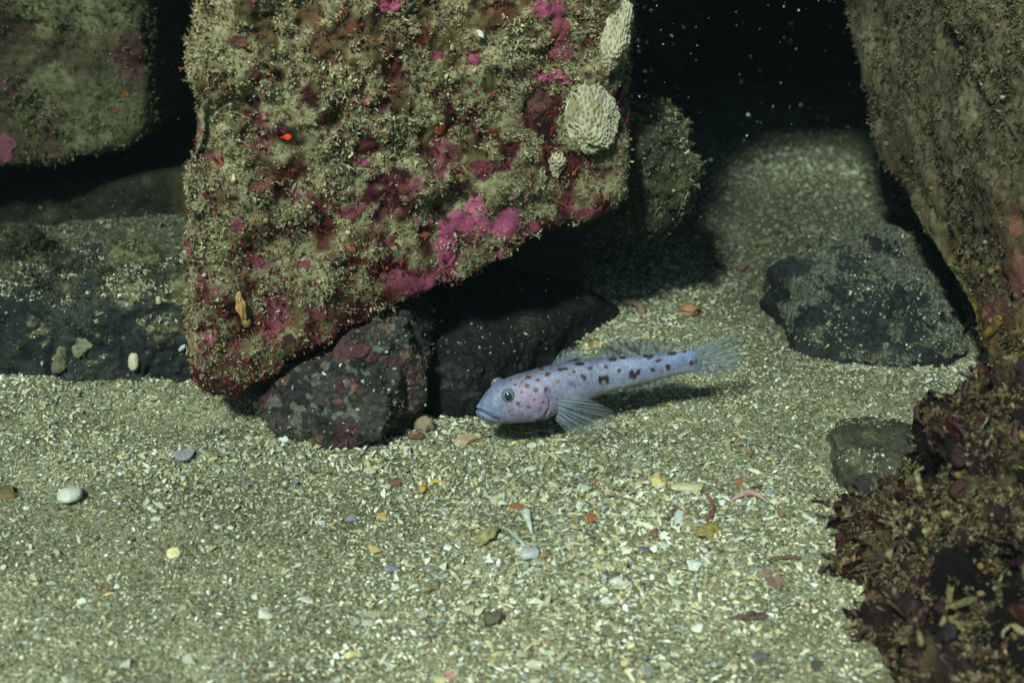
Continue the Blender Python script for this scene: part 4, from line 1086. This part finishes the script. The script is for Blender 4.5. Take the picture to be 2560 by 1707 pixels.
for i, a in enumerate([(2405, 1590, 0.05, 90), (2405, 1590, -0.75, 80), (2400, 1590, 3.6, 70), (2420, 1530, -0.3, 80), (2330, 1540, 0.5, 70), (2330, 1545, -0.9, 60), (2450, 1460, -0.4, 60), (2540, 1450, -1.5, 90), (2330, 1530, 1.6, 50)]):
    sprig(*a, 1300 + i)

# ------------------------------------------------------------------ single finds on the sand and rocks
def place(px, py, R=None):
    if R is None:
        p = sand_hit(px, py); n = np.array([0, 0, 1.0])
    else:
        h = hit(R, px, py)
        if h is None: return sand_hit(px, py), np.array([0, 0, 1.0])
        p, n = h
    return p, n
def frame_up(n, ang):
    """local x along the picture angle ang in the tangent plane, z along n"""
    d = Rv * math.cos(ang) + Uv * math.sin(ang)
    v = unit(ray(1280, 900)); d = d - v * (np.dot(d, n) / np.dot(v, n)) if abs(np.dot(v, n)) > 0.15 else d
    x = unit(d - n * np.dot(d, n)); y = np.cross(n, x)
    return np.stack([x, y, n])
def finish(name, V, F, colour, p, label, cat, mat=None, smooth_sh=True, var=0.2, group=None):
    if np.ndim(colour) == 1: colour = np.asarray(colour) * 0.78 + lin(150, 144, 116) * 0.22
    c = np.tile(colour, (len(V), 1)) * (1 + var * fbm(V, 0.25, 3, int(abs(p[0] * 97) + abs(p[1] * 31))))[:, None] if np.ndim(colour) == 1 else colour
    o = link(name, np_mesh(name, V, F, np.clip(c, 0, 1), smooth_sh, mat or M_piece), None, p)
    return set_props(o, label, cat, group)
def f_chip(name, px, py, w, h, ang, colour, label, cat='shell', R=None, curl=0.4, seed=0, n=9, lift=0.12, thick=0.14, stretch=1.8):
    p, nn = place(px, py, R); u = np.linalg.norm(p - Cc) / FPX
    V, F = chip_mesh(2000 + seed + int(px), n, curl, thick, 1.0)
    ex = w / 2 * u; ey = h / 2 * u * (stretch if R is None else 1.0)     # lying pieces are seen foreshortened
    V = V * [ex, ey, (ex + ey) / 2]
    V = V @ frame_up(nn, ang)
    return finish(name, V, F, colour, p + nn * lift * (ex + ey) / 2, label, cat, smooth_sh=False)
def f_lump(name, px, py, w, h, ang, colour, label, cat='stone', R=None, rough=0.18, sink=0.45, seed=0, mat=None, deep=0.8):
    p, nn = place(px, py, R); u = np.linalg.norm(p - Cc) / FPX
    D, F = ico(4)
    V = D * (1 + rough * fbm(D, 0.7, 4, 3000 + seed + int(px)))[:, None]
    V = V * [w / 2 * u, h / 2 * u, min(w, h) / 2 * u * deep]
    V = V @ frame_up(nn, ang)
    return finish(name, V, F, colour, p + nn * min(w, h) / 2 * u * (1 - sink), label, cat, mat)
def f_rod(name, pxs, r_px, colour, label, cat, R=None, lift=0.6, taper=None, arch=0.0):
    pts = []
    for i, (x, y) in enumerate(pxs):
        p, nn = place(x, y, R); t = i / max(len(pxs) - 1, 1)
        pts.append(p + nn * (lift * r_px * 0.0135 + arch * math.sin(math.pi * t)))
    pts = np.array(pts); u = np.linalg.norm(pts[0] - Cc) / FPX
    m = 18; tq = np.linspace(0, 1, m); t0 = np.linspace(0, 1, len(pts))
    q = np.stack([np.interp(tq, t0, pts[:, j]) for j in range(3)], 1)
    for _ in range(3): q[1:-1] = (q[:-2] + 2 * q[1:-1] + q[2:]) / 4
    rr = r_px * u * (np.interp(tq, np.linspace(0, 1, len(taper)), taper) if taper else np.ones(m)) * (1 + 0.12 * vnoise(np.stack([tq * 9, 0 * tq, 0 * tq], 1), len(label)))
    V, F = tube(q, rr, 8)
    p0 = q.mean(0)
    return finish(name, V - p0, F, colour, p0, label, cat)
def f_fan(name, px, py, w, h, ang, colour, label, R=None, ribs=26, col2=None):
    """ribbed scallop-shaped valve, domed"""
    p, nn = place(px, py, R); u = np.linalg.norm(p - Cc) / FPX
    na, nr_ = ribs * 4 + 1, 14
    a = np.linspace(-1.9, 1.9, na); r = np.linspace(0, 1, nr_)
    Ag, Rg = np.meshgrid(a, r, indexing='ij')
    rad = Rg * (0.78 + 0.22 * np.cos(Ag * 0.9))
    x = np.sin(Ag * 0.72) * rad * 1.0; y = -np.cos(Ag * 0.72) * rad + 0.5
    rib = np.cos(Ag / 1.9 * np.pi * ribs)
    z = 0.42 * np.sqrt(np.clip(1 - ((x / 0.95) ** 2 * 0.9 + ((y + 0.05) / 0.62) ** 2 * 0.85), 0, 1)) + 0.022 * rib * Rg
    V = np.stack([x * w / 2 * u * 1.05, y * h * u * 1.35, z * w / 2 * u], 2).reshape(-1, 3)
    b = (np.arange(na - 1)[:, None] * nr_ + np.arange(nr_ - 1)[None]).ravel()
    F = np.stack([b, b + nr_, b + nr_ + 1, b + 1], 1)
    c = mixc(np.tile(colour, (len(V), 1)), colour * 0.55 if col2 is None else col2, (0.5 - 0.5 * rib).ravel())
    V = V @ frame_up(nn, ang)
    return finish(name, V, F, c, p + nn * 0.03, label, 'shell')
def f_cone(name, px, py, L_px, w_px, ang, colour, label, R, whorls=5, stripes=False):
    p, nn = place(px, py, R); u = np.linalg.norm(p - Cc) / FPX
    m = 40; t = np.linspace(0, 1, m)
    prof_ = np.where(t < 0.35, np.sin(t / 0.35 * np.pi / 2) ** 0.8, 1 - (t - 0.35) / 0.65 * 0.97) * (1 + 0.13 * np.abs(np.sin(t * np.pi * whorls)))
    k = 16; an = np.arange(k) * 2 * np.pi / k
    V = np.stack([np.repeat((t - 0.5) * L_px * u, k), (prof_[:, None] * np.cos(an)).ravel() * w_px / 2 * u, (prof_[:, None] * np.sin(an)).ravel() * w_px / 2 * u], 1)
    b = (np.arange(m - 1)[:, None] * k); j = np.arange(k)[None]
    F = np.stack([b + j, b + (j + 1) % k, b + k + (j + 1) % k, b + k + j], 2).reshape(-1, 4)
    V = V @ frame_up(nn, ang)
    return finish(name, V, F, colour, p + nn * w_px / 2 * u * 0.9, label, 'shell')
wht, crm, grw = lin(222, 224, 214), lin(206, 196, 158), lin(170, 176, 170)
f_fan('ribbed_shell', 460, 1146, 64, 46, 0.1, lin(176, 172, 178), 'grey ribbed cockle valve lying domed on the left sand', col2=lin(120, 118, 128))
f_lump('pebble', 177, 1251, 62, 60, 0.28, lin(206, 208, 196), 'smooth oval white pebble on the sand near the left edge', rough=0.06, deep=0.5)
f_chip('weed_scrap', 8, 1235, 70, 40, -0.9, lin(110, 82, 40), 'brown leathery weed scrap at the left picture edge', 'seaweed', curl=0.8)
f_lump('shell_bead', 1057, 1225, 20, 30, 0, lin(206, 140, 50), 'round amber shell on the sand left of centre', 'shell', rough=0.05)
f_chip('shell_shard', 985, 1208, 62, 18, 0.3, lin(128, 72, 64), 'long reddish brown shard on the sand beneath the propping rock', curl=0.2)
f_chip('purple_shell', 980, 1421, 34, 24, 0.6, lin(124, 116, 150), 'violet grey shell bit in the lower middle sand', curl=0.6)
f_chip('tan_shell', 938, 1376, 30, 22, 0.4, lin(208, 180, 120), 'tan cupped shell above the violet grey bit', curl=0.6)
f_lump('coral_lump', 1215, 1350, 70, 46, 0.45, lin(150, 136, 92), 'mottled tan rubble lump in the sand below the fish', rough=0.4, deep=0.6)
f_rod('bone_splinter', [(1316, 1285), (1322, 1310), (1330, 1338)], 8, wht, 'white upright splinter, the thicker of two, below the pectoral fin', 'shell', taper=[1.6, 0.9, 0.4], arch=0.03)
f_rod('bone_splinter', [(1268, 1325), (1290, 1345), (1312, 1366)], 6, grw, 'thin grey-white slanting splinter beside the thicker white one', 'shell', taper=[0.5, 1, 0.6], arch=0.02)
f_lump('round_shell', 1322, 1392, 50, 40, 0.1, lin(200, 200, 204), 'rounded white shell knob under the two splinters', 'shell', rough=0.2, deep=0.6)
f_rod('worm_tube', [(1170, 1440), (1180, 1430), (1192, 1436), (1202, 1428), (1200, 1420)], 3.2, lin(200, 196, 170), 'squiggly cream worm tube on the sand', 'worm tube')
f_chip('disc_shell', 1259, 1477, 32, 26, 0.2, lin(206, 196, 148), 'round cream disc shell right of the squiggly tube', curl=0.4, n=11)
f_lump('weed_scrap', 1232, 1553, 38, 40, 0.2, lin(72, 62, 52), 'dark fuzzy scrap on the lower middle sand', 'debris', rough=0.6)
f_chip('pink_shell', 1121, 1692, 38, 26, 0.3, lin(216, 150, 144), 'salmon pink shell block at the bottom edge', curl=0.2, thick=0.4)
f_chip('pointed_shell', 1165, 1103, 80, 26, 0.42, lin(196, 160, 130), 'pale pointed shell with a reddish edge under the fish chin', curl=0.5)
f_lump('sponge_lump', 1060, 1074, 52, 50, 1.3, lin(140, 118, 100), 'soft grey-pink lump between the propping rock and fish chin', 'sponge', rough=0.3, deep=0.9)
f_lump('weed_tuft', 1040, 1096, 34, 20, 0.1, lin(98, 40, 44), 'dark red tuft at the foot of the soft grey-pink lump', 'seaweed', rough=0.7)
f_lump('holed_stone', 1643, 1212, 38, 40, 0.1, lin(206, 182, 120), 'cream yellow knobbly stone right of centre', rough=0.45, deep=0.7)
f_lump('long_shell', 1716, 1226, 76, 36, 0.0, lin(206, 200, 156), 'long cream shell lying level beside the red curl', 'shell', rough=0.1, deep=0.5)
f_rod('weed_curl', [(1755, 1232), (1778, 1252), (1787, 1276), (1776, 1298), (1760, 1306), (1790, 1320)], 4.2, lin(124, 42, 44), 'thin red seaweed curl hooked on the sand', 'seaweed', taper=[1, 1, 1.1, 1.4, 0.9, 0.4], lift=1.2)
f_rod('arched_shell', [(1826, 1258), (1846, 1246), (1874, 1240), (1902, 1248), (1918, 1260)], 8, lin(196, 142, 140), 'pink arched shell strip right of the red curl', 'shell', taper=[0.3, 0.9, 1.1, 0.8, 0.3], arch=0.10)
f_chip('pink_chip', 1704, 1281, 36, 24, 0.1, lin(178, 108, 106), 'dusky pink flake left of the red curl', curl=0.3)
f_chip('striped_block', 1455, 1222, 40, 26, -0.2, lin(214, 216, 204), 'white squarish striped block below the fish belly', curl=0.1, thick=0.4)
f_chip('orange_chip', 1478, 1296, 46, 22, 0.3, lin(170, 84, 46), 'orange red flake below the white striped block', curl=0.5)
f_chip('orange_chip', 1849, 1209, 38, 22, -0.1, lin(176, 104, 60), 'orange brown flake above the pink arched strip', curl=0.4)
f_chip('fan_fragment', 1731, 1419, 50, 26, 1.5, lin(228, 230, 224), 'bright white triangular shell piece, the largest on the right sand', curl=0.3, n=5, stretch=2.2, lift=0.5)
f_chip('white_shell', 1656, 1365, 38, 16, 0.0, wht, 'white lens-shaped shell left above the triangular piece', curl=0.4)
f_chip('violet_shell', 1612, 1374, 22, 16, 0.5, lin(92, 84, 124), 'small deep violet shell chip', curl=0.5)
f_rod('weed_strand', [(1930, 1404), (1950, 1396), (1975, 1394), (2004, 1398)], 5, lin(96, 42, 40), 'short dark red strand left of the seaweed clump', 'seaweed', taper=[0.4, 1, 1.1, 0.6])
f_chip('flat_scrap', 1928, 1442, 108, 30, -0.55, lin(140, 100, 92), 'flat dusky mauve scrap slanting across the right sand', 'debris', curl=0.05, n=12)
f_lump('weed_scrap', 1874, 1549, 70, 30, 0.2, lin(76, 48, 44), 'dark brown ragged scrap on the lower right sand', 'debris', rough=0.7)
f_chip('mussel_chip', 1899, 1640, 38, 24, 0.5, lin(84, 74, 100), 'dark purple mussel chip near the bottom right', curl=0.5)
f_chip('white_shell', 1338, 1662, 46, 22, -0.15, lin(222, 216, 190), 'cream white frayed shell near the bottom middle', curl=0.5)
f_chip('white_shell', 1520, 1505, 38, 22, 0.1, wht, 'flat white shell left of the upper frayed one', curl=0.2)
f_chip('white_shell', 1562, 1464, 56, 18, 0.05, lin(226, 222, 200), 'long pale shell strip right above the flat white shell', curl=0.3)
f_lump('yellow_lump', 1768, 1340, 66, 40, 0.1, lin(150, 128, 60), 'mossy yellow-olive lump below the red curl', 'debris', rough=0.6, deep=0.6)
f_lump('red_nodule', 1635, 1339, 28, 26, 0.1, lin(124, 72, 62), 'small reddish nodule on the sand left of the yellow-olive lump', rough=0.4)
f_chip('green_flake', 1618, 1672, 28, 18, 0.2, lin(136, 152, 140), 'grey-green flake at the lower middle right', curl=0.1)
f_chip('black_shell', 2043, 1664, 42, 26, -0.4, lin(44, 44, 52), 'black mussel bit beside the foot of the seaweed', curl=0.6)
f_chip('white_shell', 2155, 1206, 34, 22, -0.5, lin(216, 214, 206), 'white shell piece against the buried dark rock', curl=0.5)
f_chip('cream_shell', 2047, 1173, 32, 16, 0.2, lin(206, 196, 150), 'curved cream shell left of the buried dark rock', curl=0.7)
f_rod('white_rod', [(1906, 1300), (1925, 1297), (1944, 1292)], 4.5, wht, 'white rod-like shell bit, left of two below the arched strip', 'shell')
f_rod('white_rod', [(2008, 1290), (2028, 1302), (2042, 1312)], 6.5, lin(200, 206, 204), 'grey-white rod-like shell bit, right of two below the arched strip', 'shell')
f_rod('curved_tube', [(1878, 619), (1905, 613), (1930, 610)], 9, lin(96, 84, 66), 'brown tube piece lying on the far sand, upper of two', 'worm tube', lift=1.0)
f_rod('curved_tube', [(1850, 678), (1872, 664), (1892, 652)], 6.5, lin(110, 66, 54), 'reddish brown tube piece lying on the far sand, lower of two', 'worm tube', lift=1.0)
f_rod('coral_branch', [(1546, 752), (1565, 762), (1588, 768), (1604, 778), (1606, 790)], 9, lin(136, 96, 92), 'dull pink forked coral twig at the shadow tip behind the fish', 'coral', taper=[0.6, 1, 0.8, 1.2, 1.0], arch=0.1)
f_lump('orange_clump', 1722, 784, 50, 40, 0.0, lin(168, 104, 76), 'orange brown clump on the sand above the tail fin', 'sponge', rough=0.4, deep=0.6)
f_chip('peach_flake', 1494, 860, 34, 22, 0.4, lin(206, 156, 110), 'peach flake just above the dorsal fins', curl=0.1)
f_lump('brown_bead', 1468, 856, 18, 22, 0, lin(110, 78, 66), 'small brown bead left of the peach flake', 'shell', rough=0.2)
f_chip('tan_slab', 346, 612, 30, 22, -0.4, lin(168, 146, 100), 'flat tan piece on the sand bank behind the low rock', 'stone', curl=0.05)
f_chip('dull_flake', 338, 646, 66, 14, 0.1, lin(110, 104, 76), 'dull olive flake below the flat tan piece', 'shell', curl=0.1)
f_lump('oval_shell', 340, 905, 30, 46, 0.15, lin(200, 188, 162), 'cream oval shell clinging to the low dark rock', 'shell', R=LOW, rough=0.08)
f_lump('pale_tuft', 206, 868, 34, 40, 0.2, lin(104, 103, 78), 'upper pale round patch on the low dark rock', 'sponge', R=LOW, rough=0.7, deep=0.2, sink=0.7)
f_lump('pale_tuft', 150, 902, 36, 44, 0.1, lin(98, 98, 74), 'lower pale round patch on the low dark rock', 'sponge', R=LOW, rough=0.7, deep=0.2, sink=0.7)
f_lump('white_blob', 456, 868, 12, 28, -0.6, lin(216, 220, 220), 'tiny white oval against the low rock beside the boulder', 'shell', R=LOW, rough=0.1)
f_cone('spire_shell', 585, 444, 26, 12, 1.55, lin(226, 206, 160), 'cream pointed spire shell stuck upright on the left of the boulder', BOULDER)
f_cone('spire_shell', 961, 806, 38, 15, -1.5, lin(200, 172, 92), 'yellow spire shell hanging at the boulder underside', BOULDER)
f_chip('white_flake', 1201, 86, 26, 18, -0.6, wht, 'bright white flake high on the boulder', R=BOULDER, curl=0.3)
f_lump('leaf_scrap', 600, 765, 22, 60, 0.2, lin(190, 140, 80), 'orange-tipped yellow leaf scrap low on the boulder', 'seaweed', R=BOULDER, rough=0.5, deep=0.5)
f_lump('tunicate', 612, 805, 26, 26, 0.0, lin(140, 120, 50), 'round yellow-olive blob low on the boulder', 'sea squirt', R=BOULDER, rough=0.1)
f_lump('tunicate', 648, 943, 18, 16, 0.0, lin(206, 160, 150), 'tiny pale pink blob near the boulder foot', 'sea squirt', R=BOULDER, rough=0.1)
f_lump('hole_lump', 1269, 352, 18, 22, 0.4, lin(14, 14, 18), 'black lump standing in for the heart-shaped hole left of the small sponge', 'shell', R=BOULDER, rough=0.1, deep=0.5)  # near-black lump painted as the darkness of a hole
f_lump('hole_lump', 1298, 487, 10, 20, -0.4, lin(20, 22, 30), 'little black lump standing in for a hole above the large pink crust', 'shell', R=BOULDER, rough=0.1, deep=0.5)  # another hole's darkness, painted as a small black lump
def f_tube_open(name, px, py, d, length, rad, colour, label, R, seed):
    """crooked tube with an open mouth, stuck along the rock: the wall turns in at the mouth"""
    g = np.random.default_rng(seed)
    p, n = place(px, py, R); d = unit(np.asarray(d, float)); q = [p + n * rad * 0.5]
    for k in range(9):
        d = unit(d + 0.10 * g.normal(0, 1, 3)); q.append(q[-1] + d * length / 9)
    q += [q[-1] + d * rad * 0.1, q[-1], q[-2], q[-4]]
    q = np.array(q); t = unit(q[8] - q[5])
    rr = np.r_[np.linspace(0.7, 1.0, 10), 0.92, 0.78, 0.72, 0.6] * rad
    k = 16; an = np.arange(k) * 2 * np.pi / k
    a = unit(np.cross(t, Fv)); b = np.cross(t, a)
    wob_ = 1 + 0.10 * g.normal(0, 1, (len(q), k)) * (np.arange(len(q)) < 9)[:, None]
    V = (q[:, None] + (rr[:, None] * wob_)[..., None] * (np.cos(an)[None, :, None] * a + 0.8 * np.sin(an)[None, :, None] * b)).reshape(-1, 3)
    bb = np.arange(len(q) - 1)[:, None] * k; j = np.arange(k)[None]
    F = np.stack([bb + j, bb + (j + 1) % k, bb + k + (j + 1) % k, bb + k + j], 2).reshape(-1, 4)
    c = mixc(np.tile(colour, (len(V), 1)), lin(96, 74, 44), smooth(-0.1, 0.4, fbm(V, 0.25, 3, seed)))
    return finish(name, V - p, F, c, p, label, 'worm tube')
f_tube_open('open_tube', 2470, 860, (-0.12, -0.2, 1), 1.5, 0.19, lin(140, 118, 56), 'yellow open-mouthed tube standing on the right boulder', RIGHT, 61)
f_tube_open('open_tube', 2402, 632, (-0.25, -0.5, 0.7), 0.45, 0.12, lin(150, 126, 98), 'short tan open tube higher on the right boulder', RIGHT, 62)
f_lump('yellow_lump', 2318, 672, 34, 44, 0.3, lin(190, 140, 60), 'amber lump on the left rim of the right boulder', 'sea squirt', R=RIGHT, rough=0.2)
f_lump('tan_lump', 2330, 640, 40, 20, 0.0, lin(160, 110, 70), 'tan lump above the amber one on the right boulder', 'sea squirt', R=RIGHT, rough=0.2)

# ------------------------------------------------------------------ specks drifting in the water
gp = np.random.default_rng(1500); D, F0 = ico(2)
n_sp = 240
spx, spy = gp.uniform(1560, 2180, n_sp), gp.uniform(-20, 560, n_sp)
far_ = n_sp * 2 // 3; spx[far_:] = gp.uniform(-100, 2660, n_sp - far_); spy[far_:] = gp.uniform(-50, 1000, n_sp - far_)
dep = gp.uniform(30, 46, n_sp)
P = np.array([Wy(a, b, c) for a, b, c in zip(spx, spy, dep)])
r = 0.008 * np.exp(gp.normal(0, 0.5, n_sp))
V = (P[:, None] + D[None] * r[:, None, None]).reshape(-1, 3)
F = (np.arange(n_sp)[:, None, None] * len(D) + F0[None]).reshape(-1, 3)
sp = link('drifting_specks', np_mesh('drifting_specks', V, F, np.tile(lin(200, 205, 200), (len(V), 1)), True, M_speck))
set_props(sp, 'tiny pale specks drifting in the water before the dark recess', 'particles', None, 'stuff')

# ------------------------------------------------------------------ the water itself
hb = np.array([[x, y, z] for z in (-20, 60) for y in (-420, 500) for x in (-460, 460)], float)
hF = np.array([[0, 2, 3, 1], [4, 5, 7, 6], [0, 1, 5, 4], [2, 6, 7, 3], [0, 4, 6, 2], [1, 3, 7, 5]])
m = bpy.data.materials.new('sea_water'); m.use_nodes = True
nt = m.node_tree; nt.nodes.remove(nt.nodes['Principled BSDF'])
pv = nt.nodes.new('ShaderNodeVolumePrincipled')
pv.inputs['Color'].default_value = (0.003, 0.005, 0.005, 1)
pv.inputs['Density'].default_value = 1.9
pv.inputs['Absorption Color'].default_value = (0.0, 0.035, 0.03, 1)
nt.links.new(pv.outputs[0], nt.nodes['Material Output'].inputs['Volume'])
hz = link('haze', np_mesh('haze', hb, hF, None, False, m))
set_props(hz, 'green-blue sea water filling the whole scene', 'water', None, 'stuff')
